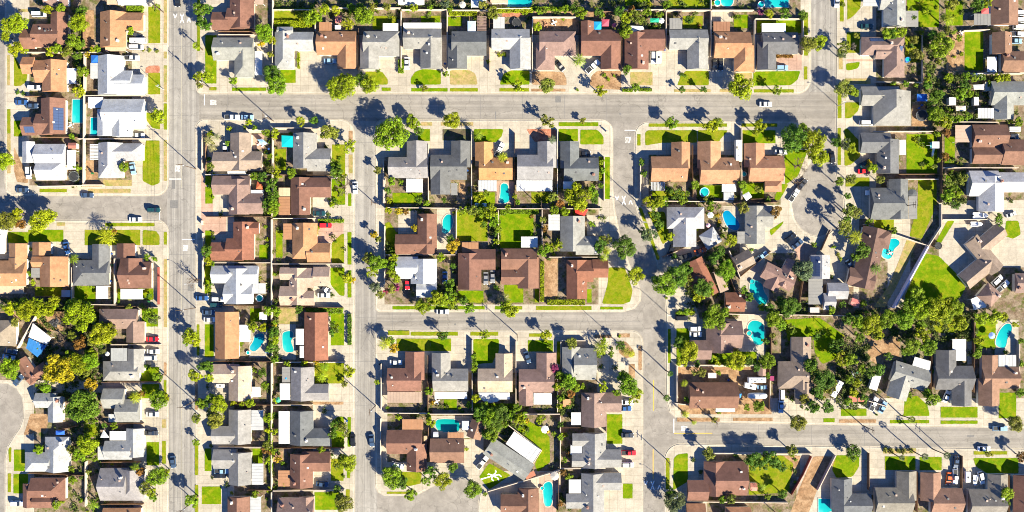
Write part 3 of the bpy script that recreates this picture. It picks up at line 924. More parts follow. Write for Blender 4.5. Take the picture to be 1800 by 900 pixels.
def utility_pole(x, y, h, arm_dir):
    p = P(x, y, 0)
    root = empty('utility_pole', (p.x, p.y, KERB))
    bm = bmesh.new(); tube(bm, [(0, 0, 0), (0, 0, h)], [.17, .11], 8); link('pole', bm, 'pole_wood', root)
    dx, dy = arm_dir
    for k, z in enumerate((h - .5, h - 1.7)):
        bm = bmesh.new(); a = Vector((dx, dy, 0)) * (1.3 - .3 * k)
        tube(bm, [Vector((0, 0, z)) - a, Vector((0, 0, z)) + a], .07, 6)
        for t in (-1, -.45, .45, 1): tube(bm, [Vector((0, 0, z)) + a * t * .95, Vector((0, 0, z + .28)) + a * t * .95], .05, 6)
        link('crossarm', bm, 'pole_wood', root)
    if h > 11:
        bm = bmesh.new(); tube(bm, [(.35, 0, h - 3.2), (.35, 0, h - 2.2)], .24, 10); link('transformer', bm, 'steel', root)
    tag(root, 'wooden utility pole', 'utility pole', x, y, 'utility poles')
    return root

def street_lamp(x, y, h, ang):
    p = P(x, y, 0)
    root = empty('street_lamp', (p.x, p.y, KERB), R(ang))
    bm = bmesh.new(); tube(bm, [(0, 0, 0), (0, 0, h * .8), (.25, 0, h * .95), (1.1, 0, h)], [.11, .08, .06, .05], 8); link('pole', bm, 'steel', root)
    bm = bmesh.new(); box(bm, 1.0, -.14, h - .08, 1.7, .14, h + .1); bevel_all(bm, .04, 1); link('lamp_head', bm, 'steel', root)
    tag(root, 'grey street lamp', 'street lamp', x, y, 'street lamps')

def power_line(x0, y0, h0, x1, y1, h1, off, look):
    a, b = P(x0, y0, 0), P(x1, y1, 0); a.z, b.z = h0, h1
    d = (b - a); n = Vector((-d.y, d.x, 0)).normalized() * off
    pts = []
    for i in range(13):
        t = i / 12; p = a.lerp(b, t) + n; p.z -= 4 * .9 * t * (1 - t); pts.append(p)
    bm = bmesh.new(); tube(bm, pts, .025, 4)
    o = link('power_line', bm, 'wire')
    tag(o, look, 'power line', (x0 + x1) / 2, (y0 + y1) / 2, 'overhead power lines')

def pool(pts, tint=(1, 1, 1), smooth=2):
    raw = smooth_poly(pts, smooth) if smooth else pts
    BUSY.append((sum(p[0] for p in pts) / len(pts), sum(p[1] for p in pts) / len(pts), max(math.hypot(p[0] - q[0], p[1] - q[1]) for p in pts for q in pts) / 2 + 3))
    cx, cy = sum(p[0] for p in pts) / len(pts), sum(p[1] for p in pts) / len(pts)
    c = P(cx, cy, 0)
    q = [(a - c.x, b - c.y) for a, b in plan_poly(raw)]
    root = empty('swimming_pool', (c.x, c.y, KERB))
    bm = bmesh.new(); bm.faces.new([bm.verts.new((x, y, .055)) for x, y in q]); link('water', bm, 'pool_water', root, tint)
    out = inset_scale(q, .35)
    bm = bmesh.new(); ring_prism(bm, out, q, 0, .11); bmesh.ops.recalc_face_normals(bm, faces=bm.faces); link('coping', bm, 'kerbstone', root)
    w = 'rectangular' if not smooth else 'curved'
    tag(root, f"{w} turquoise swimming pool", 'swimming pool', cx, cy, 'garden swimming pools')
    return root

def round_thing(kind, x, y, r, c, look):
    rm = r * S
    if kind == 'umbrella':
        p = P(x, y, 2.3); root = empty('patio_umbrella', (p.x, p.y, KERB))
        bm = bmesh.new(); n = 8; top = bm.verts.new((0, 0, 2.55)); rg = [bm.verts.new((rm * math.cos(k * math.pi / 4), rm * math.sin(k * math.pi / 4), 2.05)) for k in range(n)]
        lo = [bm.verts.new((v.co.x, v.co.y, 1.93)) for v in rg]
        for k in range(n):
            bm.faces.new((rg[k], rg[(k + 1) % n], top)); bm.faces.new((lo[k], lo[(k + 1) % n], rg[(k + 1) % n], rg[k]))
        link('canopy', bm, 'cloth', root, c)
        bm = bmesh.new(); tube(bm, [(0, 0, 0), (0, 0, 2.5)], .04, 6); link('pole', bm, 'steel', root)
        tag(root, look, 'umbrella', x, y, 'patio umbrellas')
    elif kind == 'trampoline':
        p = P(x, y, .9); root = empty('trampoline', (p.x, p.y, KERB))
        bm = bmesh.new(); pts = [(rm * .92 * math.cos(k * math.pi / 12), rm * .92 * math.sin(k * math.pi / 12)) for k in range(24)]
        prism(bm, pts, .84, .87); link('jumping_mat', bm, 'dark_mesh', root)
        o = [(a * 1.1, b * 1.1) for a, b in pts]
        bm = bmesh.new(); ring_prism(bm, o, pts, .82, .93); bmesh.ops.recalc_face_normals(bm, faces=bm.faces); link('pad_ring', bm, 'cloth', root, c)
        for k in range(6):
            a = k * math.pi / 3; bm = bmesh.new(); q = (rm * .97 * math.cos(a), rm * .97 * math.sin(a)); tube(bm, [(*q, 0), (*q, 2.4)], .035, 6); link('leg', bm, 'steel', root)
        tag(root, look, 'trampoline', x, y, 'trampolines')
    elif kind in ('spa', 'round_pool'):
        p = P(x, y, .7); root = empty('hot_tub' if kind == 'spa' else 'round_pool', (p.x, p.y, KERB)); n = 24
        h = .75 if kind == 'spa' else 1.0
        pts = [(rm * math.cos(k * math.pi / 12), rm * math.sin(k * math.pi / 12)) for k in range(n)]; inn = [(a * .84, b * .84) for a, b in pts]
        bm = bmesh.new(); ring_prism(bm, pts, inn, 0, h); bmesh.ops.recalc_face_normals(bm, faces=bm.faces); link('rim', bm, 'painted', root, c)
        bm = bmesh.new(); bm.faces.new([bm.verts.new((a, b, h - .12)) for a, b in inn]); link('water', bm, 'pool_water', root, (1, 1, 1))
        tag(root, look, 'hot tub' if kind == 'spa' else 'pool', x, y)
    elif kind == 'table':
        p = P(x, y, .7); root = empty('garden_table', (p.x, p.y, KERB))
        pts = [(rm * .45 * math.cos(k * math.pi / 8), rm * .45 * math.sin(k * math.pi / 8)) for k in range(16)]
        bm = bmesh.new(); prism(bm, pts, .7, .75); link('tabletop', bm, 'painted', root, c)
        bm = bmesh.new(); tube(bm, [(0, 0, 0), (0, 0, .7)], .07, 6); link('leg', bm, 'steel', root)
        tag(root, look, 'garden table', x, y)
        for k in range(4):
            a = k * math.pi / 2 + .5; ch = empty('garden_chair', (p.x + math.cos(a) * rm * .8, p.y + math.sin(a) * rm * .8, KERB), a)
            bm = bmesh.new(); box(bm, -.24, -.24, .38, .24, .24, .44); link('seat', bm, 'cloth', ch, c)
            bm = bmesh.new(); box(bm, .2, -.24, .44, .27, .24, .9); link('backrest', bm, 'cloth', ch, c)
            for sx in (-.2, .2):
                for sy in (-.2, .2):
                    bm = bmesh.new(); box(bm, sx - .02, sy - .02, 0, sx + .02, sy + .02, .38); link('leg', bm, 'steel', ch)
            ch['category'] = 'chair'; ch['group'] = 'chairs around the garden tables'
            PENDING.append((ch, 'garden patio chair', x + math.cos(a) * 3, y - math.sin(a) * 3, None))

def shed(x, y, w, d, c, rot=0, look='small garden shed', flat=False):
    p = P(x, y, 2.1); root = empty('garden_shed', (p.x, p.y, KERB), -R(rot))
    a, b = w * S / 2, d * S / 2
    bm = bmesh.new(); box(bm, -a + .15, -b + .15, 0, a - .15, b - .15, 2.0); link('wall', bm, 'stucco', root, (.55, .5, .42))
    bm = bmesh.new(); zr = 2.05 if flat else 2.05 + b * .3
    if flat:
        box(bm, -a, -b, 2.0, a, b, 2.12)
    else:
        vs = [bm.verts.new(v) for v in ((-a, -b, 1.95), (a, -b, 1.95), (a, b, 1.95), (-a, b, 1.95), (-a, 0, zr), (a, 0, zr))]
        for f in ((0, 1, 5, 4), (2, 3, 4, 5), (1, 2, 5), (3, 0, 4), (3, 2, 1, 0)): bm.faces.new([vs[i] for i in f])
    link('roof', bm, 'painted', root, c)
    bm = bmesh.new(); box(bm, -.4, -b + .1, 0, .4, -b + .14, 1.8); link('door', bm, 'painted', root, (.4, .34, .28))
    tag(root, look, 'shed', x, y, 'garden sheds'); return root

def sail(pts, c, look, z=2.4):
    cx, cy = sum(p[0] for p in pts) / len(pts), sum(p[1] for p in pts) / len(pts)
    o0 = P(cx, cy, 0); root = empty('shade_canopy', (o0.x, o0.y, KERB))
    bm = bmesh.new(); ctr = P(cx, cy, z + .45) - root.location
    v0 = bm.verts.new(ctr); rg = [bm.verts.new(P(x, y, z) - root.location) for x, y in pts]; lo = [bm.verts.new(v.co - Vector((0, 0, .18))) for v in rg]
    n = len(rg)
    for i in range(n):
        j = (i + 1) % n
        bm.faces.new((rg[i], rg[j], v0)); bm.faces.new((lo[i], lo[j], rg[j], rg[i]))
    bmesh.ops.recalc_face_normals(bm, faces=bm.faces)
    link('fabric_top', bm, 'cloth', root, c)
    for v in pts:
        q = P(v[0], v[1], z); bm = bmesh.new(); tube(bm, [Vector((q.x, q.y, KERB)) - root.location, Vector((q.x, q.y, z)) - root.location], .035, 6); link('post', bm, 'steel', root)
    tag(root, look, 'canopy', cx, cy, 'shade canopies'); return root
# ---------------------------------------------------------------- ground, roads, blocks
RG = random.Random(3)
def ragged(pts):
    out = []; n = len(pts)
    for i in range(n):
        a, b = Vector(pts[i]), Vector(pts[(i + 1) % n]); L = (b - a).length
        m = max(1, int(L / 1.6)); d = (b - a) / max(L, 1e-6); nn = Vector((-d.y, d.x))
        for k in range(m):
            out.append(tuple(a.lerp(b, k / m) + nn * RG.uniform(-.28, .28) * min(1, L)))
    return out

def sheet(name, pts, z, mat, kind='structure', smooth=0, color=None):
    if smooth: pts = round_corners(pts, smooth)
    if name in ('lawn', 'soil', 'flower_bed_soil'): pts = ragged(pts)
    bm = bmesh.new(); bm.faces.new([bm.verts.new((x, y, z)) for x, y in plan_poly(pts)])
    o = link(name, bm, mat, None, color); o['kind'] = kind
    return o
def rect(x0, y0, x1, y1): return [(x0, y0), (x1, y0), (x1, y1), (x0, y1)]

bm = bmesh.new(); box(bm, -1500, -1500, -1.2, 1500, 1500, -0.02); structure(link('ground', bm, 'yard'))
sheet('road', rect(-250, -250, 2050, 1150), 0.0, 'asphalt')
sheet('road', rect(294, -200, 350, 1100), 0.004, 'asphalt_lengthways')
sheet('road', rect(350, 162, 1474, 213), 0.004, 'asphalt_crossways')
sheet('road', rect(620, 213, 663, 1100), 0.004, 'asphalt_lengthways')
sheet('road', rect(663, 545, 1130, 584), 0.004, 'asphalt_crossways')
sheet('road', rect(1184, 735, 1950, 792), 0.004, 'asphalt_crossways')
sheet('road', rect(1422, -100, 1474, 162), 0.004, 'asphalt_lengthways')

def arc(cx, cy, r, a0, a1, n=8):
    return [(cx + r * math.cos(R(a0 + (a1 - a0) * i / n)), cy + r * math.sin(R(a0 + (a1 - a0) * i / n))) for i in range(n + 1)]
BLOCKS = [
 [(10, -150), (295, -150)] + arc(273, 321, 22, 0, 90) + [(20, 343), (12, 336), (10, 320)],
 [(-250, 388)] + arc(275, 408, 20, -90, 0) + [(295, 1100), (10, 1100), (10, 805), (15, 785), (25, 768), (36, 752), (42, 735), (43, 715), (40, 697), (30, 682), (14, 673), (-20, 670), (-250, 670)],
 [(347, -150), (1424, -150)] + arc(1400, 140, 24, 0, 90) + arc(355, 156, 8, 90, 180),
 [(345, 1100), (345, 228)] + arc(360, 226, 15, 180, 270) + arc(597, 236, 25, -90, 0) + [(622, 1100)],
 [(661, 232)] + arc(672, 223, 11, 180, 270) + arc(1056, 232, 20, -90, 0) + [(1076, 330), (1080, 370), (1090, 420), (1105, 465), (1119, 495), (1126, 512), (1125, 528), (1115, 541), (1095, 547), (672, 547)] + arc(669, 539, 8, 90, 180),
 arc(671, 592, 10, 180, 270) + [(1100, 582)] + arc(1109, 602, 20, -90, 0) + [(1129, 1100), (842, 1100), (842, 885), (845, 868), (840, 850), (826, 840), (808, 838), (788, 842), (760, 854), (736, 867), (715, 870), (676, 870), (665, 864), (661, 855)],
 [(1117, 350), (1117, 240)] + arc(1139, 238, 22, 180, 270) + [(1378, 214), (1400, 216), (1418, 230), (1428, 255), (1424, 285), (1408, 308), (1395, 332), (1390, 360), (1395, 386), (1408, 404), (1424, 414), (1440, 417), (1458, 411), (1475, 396), (1485, 372), (1484, 350), (1476, 328), (1470, 305), (1471, 165), (1471, -150), (2050, -150), (2050, 753), (1800, 751), (1500, 746), (1300, 742), (1215, 739), (1192, 735), (1178, 724), (1172, 700), (1172, 550), (1170, 520), (1160, 480), (1146, 434), (1128, 392), (1118, 360)],
 [(1169, 1100), (1169, 808)] + arc(1196, 808, 27, 180, 270) + [(1300, 783), (1440, 785), (1800, 790), (2050, 792), (2050, 1100)],
 [(-250, -150), (-2, -150), (-2, 343), (-250, 343)],
]
for b in BLOCKS:
    q = plan_poly(b)
    inn = inset_scale(q, -0.32)
    bm = bmesh.new(); prism(bm, inn, -0.01, KERB); structure(link('pavement', bm, 'concrete'))
    bm = bmesh.new(); ring_prism(bm, q, inn, -0.01, KERB + .012); bmesh.ops.recalc_face_normals(bm, faces=bm.faces); structure(link('kerb', bm, 'kerbstone'))
    bm = bmesh.new(); ring_prism(bm, inset_scale(q, .42), q, -.01, .010); bmesh.ops.recalc_face_normals(bm, faces=bm.faces); structure(link('road_gutter', bm, 'concrete'))

YARDS = [rect(52, -60, 232, 326), rect(-60, 455, 265, 541), rect(-60, 541, 235, 668), rect(60, 690, 235, 960), rect(404, -60, 480, 62), rect(480, -60, 1407, 62), rect(412, 234, 550, 960), rect(676, 276, 1052, 535),
 rect(681, 655, 1050, 740), rect(681, 740, 830, 812), rect(850, 740, 1045, 835), rect(880, 835, 1040, 960), rect(1140, 272, 1372, 360), [(1205, 360), (1300, 360), (1300, 560), (1230, 560), (1200, 470)], rect(1240, 575, 1355, 641), rect(1355, 541, 1800, 700), rect(1540, -60, 1850, 352), rect(1600, 352, 1650, 541), rect(1510, 385, 1560, 541), rect(1650, 470, 1850, 541), rect(1345, 445, 1425, 541), rect(1425, 500, 1500, 545), rect(1242, 800, 1400, 960), rect(1500, 870, 1850, 960)]
for i, y in enumerate(YARDS):
    o = sheet('yard_ground', y, KERB + .004 + .0004 * i, 'yard')

# surface patches: letter, then rectangle (4 numbers) or outline (x,y pairs)
PATCH = """
d 288 -20 294 76;d 288 91 294 103;d 288 115 294 180;l 288 182 294 228;d 288 246 294 318;l 261 12 282 76;l 261 128 282 166;l 256,198 282,198 282,228 268,225 258,212;l 257,247 281,247 281,322 268,327 251,318 251,287
r 256,120 262,116 281,115 281,128 256,129;l 25,97 38,120 49,131 47,143 38,151 25,152;d 13 97 18 150;l 13 192 19 235;d 13 235 19 305;s 25,258 39,288 50,300 50,322 30,320 25,300;g 25 212 39 240;l 70 332 118 338;d 155 332 230 339;d 181 316 232 327;s 145 319 180 328;s 148 282 172 316;s 148 18 166 85;d 32 16 56 21
d 100 391 115 397;l 185 392 272 398;l 288 408 294 430;d 288 455 294 575;g 8 408 50 427;g 50 404 112 425;l 149 404 247 431;l 251,404 275,406 281,415 281,431 251,431;l 62 504 110 522;g 131 503 168 530;g 207 507 270 527
g 250 542 278 574;s 288 637 293 660;l 288 668 293 700;g 247 645 280 670;g 250 675 280 700;s 66 546 112 582;s 0 548 36 568;s 54,727 80,727 88,735 80,758 42,765;l 15,788 21,785 20,812 16,812;l 14 832 20 865;g 25 790 44 828;g 24 833 50 867;l 148 745 175 768;g 258 777 280 818;l 285 775 292 815;d 285 737 292 752
l 347 0 352 90;g 361 62 381 147;g 408 154 468 160;l 368 153 381 159;g 493 123 520 146;l 482 18 550 47;l 642,126 672,126 682,140 682,149 645,149;g 671 154 687 160;l 655 28 698 52
g 722,149 722,138 730,126 745,121 775,124 775,149;g 723 155 787 161;d 791,149 791,124 825,123 836,130 840,149;l 791 155 840 161;g 878,149 885,130 898,124 931,124 931,149;l 878 155 930 161;s 935,149 935,126 970,126 990,127 996,140 996,150;s 934 156 994 161;s 1036,148 1040,133 1050,125 1092,125 1092,158 1046,156;g 788 30 812 46;g 740 28 774 40;s 939 18 1015 54;r 883 20 930 30;s 1034 14 1066 32
d 1108 127 1147 150;l 1190,150 1196,135 1205,125 1246,125 1246,150;d 1185 157 1249 162;d 1265 157 1285 162;d 1290 128 1322 150;g 1324,151 1324,126 1407,125 1402,140 1390,150;l 1325 157 1395 163;l 1413 22 1420 62;l 1413 75 1420 98;l 1413 117 1419 140;p 1365 96 1409 123;l 1200 28 1235 50;g 1290 26 1315 50;g 1330 35 1410 58;g 1098 -10 1142 10;l 1175 -10 1250 14;c 1252 17 1288 38
l 1476 -10 1483 38;l 1489,-10 1514,-10 1512,15 1500,28 1489,36;l 1488 57 1512 93;p 1488 104 1534 108;g 1487,112 1512,109 1508,120 1495,124 1487,124;d 1474 95 1481 122;d 1485 138 1530 148;g 1594 0 1650 48;l 1591 64 1620 110;s 1662 54 1696 125;g 1695 56 1728 124;g 1662 2 1692 45
l 1472 160 1479 208;l 1485,180 1512,180 1508,195 1495,208 1485,208;l 1472 225 1478 290;l 1484,226 1490,226 1512,250 1512,275 1495,290 1484,292;g 1593 236 1647 305;g 1660 240 1678 288;l 1613 316 1646 360;l 1613,360 1641,360 1641,372 1620,420 1598,415;l 1486 312 1528 328;g 1662 308 1680 335;s 1603 184 1632 222
l 1536 386 1571 405;d 1612,427 1594,420 1575,470 1560,505 1535,540 1555,540 1575,505;g 1625,445 1650,450 1680,480 1697,505 1690,520 1640,560 1600,560 1590,520;g 1665,388 1678,388 1655,425 1648,440 1641,432;g 1768,388 1790,388 1794,412 1780,420 1765,415
g 1378,562 1440,558 1485,590 1470,630 1445,640 1432,620 1430,592 1385,600;s 1524,580 1560,580 1582,600 1580,630 1540,640 1525,630;l 1630 560 1700 585;g 1588,730 1590,700 1612,695 1630,712 1634,731 1570,731;g 1653 715 1718 734;g 1755 690 1786 735;g 1478 718 1523 731;g 1564 738 1633 744;g 1653 739 1718 745;g 1447 735 1467 742;s 1474 737 1540 743;g 1715 560 1750 612
g 1470,800 1510,800 1510,820 1498,838 1470,840 1462,825;g 1555 802 1609 826;g 1616 803 1655 826;g 1710,805 1790,805 1790,832 1735,832 1715,820;d 1552 788 1610 797;l 1711 793 1770 799
g 1184,806 1190,799 1209,796 1209,846 1183,862;l 1316,805 1375,800 1395,815 1385,865 1316,870;s 1372 801 1406 838;s 1430,802 1475,802 1440,850 1420,905 1388,905 1403,862;l 1170 805 1177 860;s 1190 734 1265 741;s 1288 734 1358 740;s 1197 720 1300 728;s 1300 716 1356 728;s 1192 645 1352 720;g 1245 618 1330 640;g 1189 577 1212 635;g 1174 578 1179 638
l 1137,372 1168,372 1178,420 1165,430 1152,400;l 1122,365 1128,365 1160,455 1155,458;g 1352,405 1378,388 1375,395 1355,415;l 1134,232 1140,229 1225,229 1225,251 1163,251 1134,256;l 1140 217 1278 223;l 1226,229 1280,229 1266,245 1264,249 1226,249;g 1303 229 1363 252;l 1303 217 1366 223;l 1120 236 1126 256;g 1378,262 1420,264 1402,310 1380,325;l 1146 336 1204 347;g 1225 326 1270 348;g 1305 322 1343 350;g 1370,323 1386,324 1370,352 1360,352
g 735 227 756 248;m 778 227 827 247;g 833,227 885,227 882,240 872,250 833,250;r 925,227 977,227 977,245 940,250;g 982 227 1016 248;g 1020,228 1050,228 1061,240 1061,254 1020,254;g 982 215 1052 222;d 740 215 760 221;d 775 215 832 221;g 831 338 870 358;l 934 338 966 357;s 807 321 818 350;p 873 319 903 360;g 1054 276 1061 318;g 1063 276 1072 350;g 690 339 742 358
g 677,392 685,390 698,410 698,420 694,447 677,447;l 803 372 857 424;g 878 375 938 436;g 806 511 850 532;g 886 501 920 532;g 940 508 948 532;s 957 455 980 522;l 1070,470 1098,470 1112,510 1108,530 1095,535 1058,534 1068,500;g 1032 508 1040 532;g 690 538 852 544;g 870 538 918 544;l 942 538 1040 545;g 1055 539 1095 544
l 722 583 805 590;l 827 583 876 590;l 930 586 970 592;s 1045 588 1075 594;l 682 581 720 589;l 697 595 757 617;g 757 595 793 617;g 832,596 877,596 877,618 868,632 866,638 832,640;g 928 598 972 618;g 979 600 986 640;g 780 702 803 720;g 832 709 905 722;s 1085,600 1100,600 1113,615 1117,625 1100,630 1088,620;s 1085 586 1107 593;s 1122 608 1128 650;s 1105 640 1116 665
l 584 254 607 308;s 613 230 620 250;d 613 272 620 305;g 583 315 607 360;g 612 340 618 362;l 583,427 600,412 605,410 605,463 583,463;g 611 408 618 465;g 581,470 606,470 606,520 598,520 581,500;g 611 475 618 523;g 582 551 605 607;l 553 638 605 674;s 550 706 604 711;g 583,740 595,732 605,732 605,787 583,787;g 611 733 617 785;l 582 806 604 845;g 610 805 616 840;g 553 865 598 896;l 608 860 615 878
g 361 405 372 456;g 361 328 374 358;g 361 309 372 325;g 360 465 371 516;g 360 570 376 628;g 360 788 372 828;g 355 855 389 886;l 346 570 351 625;s 343 655 348 720;l 343 775 349 835;l 343 852 349 900;g 485 404 497 453;g 456 430 472 455;d 488 542 521 569;g 440 542 460 565;l 483 262 503 300;g 444 788 462 814;s 480 792 498 812
g 905,752 925,738 950,750 966,768 967,812 945,830 940,815 952,792;g 842,838 860,814 898,835 860,860;l 700,829 742,830 740,850 710,856;l 680 864 715 868;c 758 731 830 770;c 815 772 840 840;g 1067 728 1094 780;g 1095 850 1112 876;c 484 570 520 632;c 438 580 470 628;c 1298 555 1345 632;c 1748 562 1790 625;c 868 828 985 866;p 948 830 978 900;p 354 309 375 395;p 355 380 398 412;p 444 236 464 262;c 1556 405 1600 460;c 1655 420 1700 490;c 1270 362 1300 408;c 1310 488 1352 540;c 768 368 802 445;p 550 392 604 426;c 550 680 604 700;c 1700 596 1712 640;c 1762 370 1800 402;c 1660,400 1690,392 1720,395 1722,425 1690,470 1672,460;c 1748,430 1800,420 1800,470 1762,470;c 1160,452 1180,440 1215,425 1240,440 1225,452 1172,470;c 1436 858 1464 902;p 1395,436 1415,428 1440,432 1425,470 1405,460;c 1508 104 1534 137;c 1440,420 1470,412 1490,470 1512,500 1492,505 1470,450;c 1046 863 1092 900;c 1032 378 1066 414;c 700 370 733 411
"""
ZL = dict(c=.012, p=.016, m=.020, s=.024, r=.028, d=.032, l=.036, g=.040)
PN = dict(c='paving', p='paving', m='soil', s='soil', r='flower_bed_soil', d='lawn', l='lawn', g='lawn')
cnt = 0
for item in PATCH.replace('\n', ';').split(';'):
    f = item.split()
    if not f: continue
    cnt += 1
    if ',' in f[1]: pts = [tuple(map(float, a.split(','))) for a in f[1:]]; sm = 3.2
    else: pts = rect(*map(float, f[1:5])); sm = .8
    o = sheet(PN[f[0]], pts, KERB + ZL[f[0]] + .0003 * (cnt % 9), PATCHMAT[f[0]], 'structure', sm)

# ---------------------------------------------------------------- road markings
def paint(name, polys, mat='road_paint', z=.008):
    bm = bmesh.new()
    for pts in polys: bm.faces.new([bm.verts.new((x, y, z)) for x, y in plan_poly(pts)])
    return structure(link(name, bm, mat))
rs = random.Random(11)
for x in range(400, 1420, 74):      # sawn joints and sealed cracks across the streets
    paint('road_joint', [[(x, 166), (x + .55, 166), (x + .9, 209), (x + .35, 209)]], 'patch_asphalt', .0062)
for x in range(690, 1120, 81): paint('road_joint', [[(x, 549), (x + .5, 549), (x + .1, 580), (x - .4, 580)]], 'patch_asphalt', .0062)
for x in range(1240, 1800, 93): paint('road_joint', [[(x, 747), (x + .5, 747), (x + .8, 785), (x + .3, 785)]], 'patch_asphalt', .0062)
for y in range(20, 900, 61): paint('road_joint', [[(297, y), (345, y + .4), (345, y + .9), (297, y + .5)]], 'patch_asphalt', .0062)
for y in range(250, 900, 77): paint('road_joint', [[(624, y), (659, y + .3), (659, y + .8), (624, y + .5)]], 'patch_asphalt', .0062)
for x in (304.5, 311, 327, 335.5): paint('road_joint', [rect(x, -20, x + .5, 930)], 'patch_asphalt', .0058)
paint('road_joint', [rect(352, 187.6, 1424, 188.1)], 'patch_asphalt', .0058); paint('road_joint', [rect(641, 216, 641.5, 930)], 'patch_asphalt', .0058); paint('road_joint', [rect(665, 564.5, 1128, 565)], 'patch_asphalt', .0058); paint('road_joint', [rect(1255, 766, 1830, 766.5)], 'patch_asphalt', .0058)
def chev(x, y, w, h, up, t=1.7):
    s = -1 if up else 1     # up: apex towards smaller y
    a = (x, y + s * h / 2); l = (x - w / 2, y - s * h / 2); r = (x + w / 2, y - s * h / 2)
    return [[l, (l[0] + t, l[1]), (a[0] + t / 2, a[1]), (a[0] - t / 2, a[1])], [(r[0] - t, r[1]), r, (a[0] + t / 2, a[1] - s * .02), (a[0] - t / 2, a[1] - s * .02)]]
for x, y in ((320, 32), (1096.5, 352), (1147, 853)):
    for dx, dy, up in ((-12, -4, 0), (0, -4, 0), (0, 4, 1), (12, 3.5, 1)):
        for q in chev(x + dx, y + dy, 7.5, 7.5, up): paint('road_marking', [q], z=.008 + .0007 * random.random())
def stopline(x0, y0, x1, y1): paint('road_marking', [rect(x0, y0, x1, y1)])
stopline(358.6, 165, 360, 185); stopline(1098, 228.3, 1119, 229.7); stopline(320, 420.3, 343, 421.8); stopline(296, 314, 319.5, 315.4); stopline(1183.7, 736, 1185.2, 761); stopline(280, 371, 281.3, 392)
def word(txt, x, y, ang, w=9.0, h=11.0):
    cu = bpy.data.curves.new('lettering', 'FONT'); cu.body = txt; cu.align_x = 'CENTER'; cu.align_y = 'CENTER'; cu.offset = .02
    o = bpy.data.objects.new('tmp', cu); col.objects.link(o)
    me = bpy.data.meshes.new_from_object(o.evaluated_get(bpy.context.evaluated_depsgraph_get()))
    xs = [v.co.x for v in me.vertices]; ys = [v.co.y for v in me.vertices]
    sx, sy = w * S / (max(xs) - min(xs)), h * S / (max(ys) - min(ys))
    mx, my = (max(xs) + min(xs)) / 2, (max(ys) + min(ys)) / 2
    for v in me.vertices: v.co = Vector(((v.co.x - mx) * sx, (v.co.y - my) * sy, 0))
    bpy.data.objects.remove(o); bpy.data.curves.remove(cu)
    ob = link('road_lettering', me, 'road_paint', loc=P(x, y, .009)); ob.rotation_euler = (0, 0, R(ang)); ob['kind'] = 'structure'
word('STOP', 1104, 246, 0); word('STOP', 326, 436, 0); word('STOP', 312, 296, 180); word('STOP', 375, 180, 90); word('STOP', 1203, 753, 90)
def ybar(x0, y0, x1, y1): paint('road_marking', [rect(x0, y0, x1, y1)], 'yellow_paint')
ybar(1148.2, 668, 1149.6, 722); ybar(1147.4, 790, 1148.8, 842); ybar(1185, 761, 1252, 762.3)
paint('road_marking', [rect(319, 45, 319.8, 330)], 'worn_paint'); paint('road_marking', [rect(319, 450, 319.8, 960)], 'worn_paint')
for r_ in (rect(299, 352, 313, 366), rect(302, 312, 308, 332), rect(976, 169, 986, 180), rect(330, 500, 341, 512), rect(305, 20, 312, 27), rect(1700, 765, 1712, 768), rect(870, 196, 872, 212)):
    paint('road_patch', [r_], 'patch_asphalt', .006)
for x, y in ((330, 125), (458, 165), (1355, 188), (338, 506), (1090, 200), (640, 400), (1140, 640), (1478, 785 - 30), (1320, 775), (800, 570)):
    bm = bmesh.new(); q = P(x, y, 0); disc(bm, (q.x, q.y), .38, 16, .0105); structure(link('road_manhole', bm, 'patch_asphalt'))
# ---------------------------------------------------------------- houses of the plan, row by row
HD = {}
HD["down the west edge"] = [
 ("M", "89 22 120 79 y;58 42 106 83 x;38 51 61 86 x", {}),
 ("T", "74 106 117 161 y;62 106 100 145 x;39 100 61 130 x;117 120 134 147 f w", {}),
 ("M", "72 173 115 236 y;63 200 92 237 x;39 206 65 238 x", dict(solar=[(97, 190, 111, 229), (44, 223, 61, 233)])),
 ("W", "62 253 115 292 x;39 249 61 286 y;64 282 114 317 xb;118 264 133 298 f w", {}),
]
HD["down the avenue's west side"] = [
 ("W", "208 -30 256 9 x;188 -30 210 8 f t", {}),
 ("T", "176 21 222 83 y;199 22 252 54 x;185 83 222 90 f t", {}),
 ("W", "172 98 217 166 y;195 124 233 164 x;205 131 254 167 x;159 111 172 138 f W", {}),
 ("W", "182 174 254 226 x;171 192 197 239 y;197 200 232 240 y;155 171 181 190 f w;205 221 231 241 f w", {}),
 ("S", "173 251 216 313 yb;195 252 251 283 xr;158 253 173 281 f w sl", {}),
 ("K", "174 543 243 578 xl;222 565 254 602 y", {}),
 ("G", "181 635 245 669 xl;224 613 253 655 y;195 612 223 635 f S", {}),
 ("G", "181 683 219 718 x;205 702 246 742 x;191 728 216 742 f W", {}),
 ("S", "184 775 232 808 x;222 753 253 803 y;172 785 185 808 f W;193 758 222 774 f w", {}),
 ("G", "176 823 224 880 x;212 825 254 880 yr", {}),
 ("T", "181 893 248 935 x", {}),
]
HD["along the west side street"] = [
 ("W", "-20 402 8 446 y", {}),
 ("T", "-15 458 46 503 x;15 453 47 480 y;16 428 48 453 y;0 503 42 516 f t", {}),
 ("T", "70 451 120 504 y;56 451 92 470 x;57 426 89 449 y;55 471 71 488 f G", {}),
 ("D", "128 457 192 502 xl;162 429 193 480 y;169 503 190 525 f w", {}),
 ("M", "211 460 266 507 x;211 454 250 490 y;205 428 237 453 y;212 508 251 526 f w", {}),
]
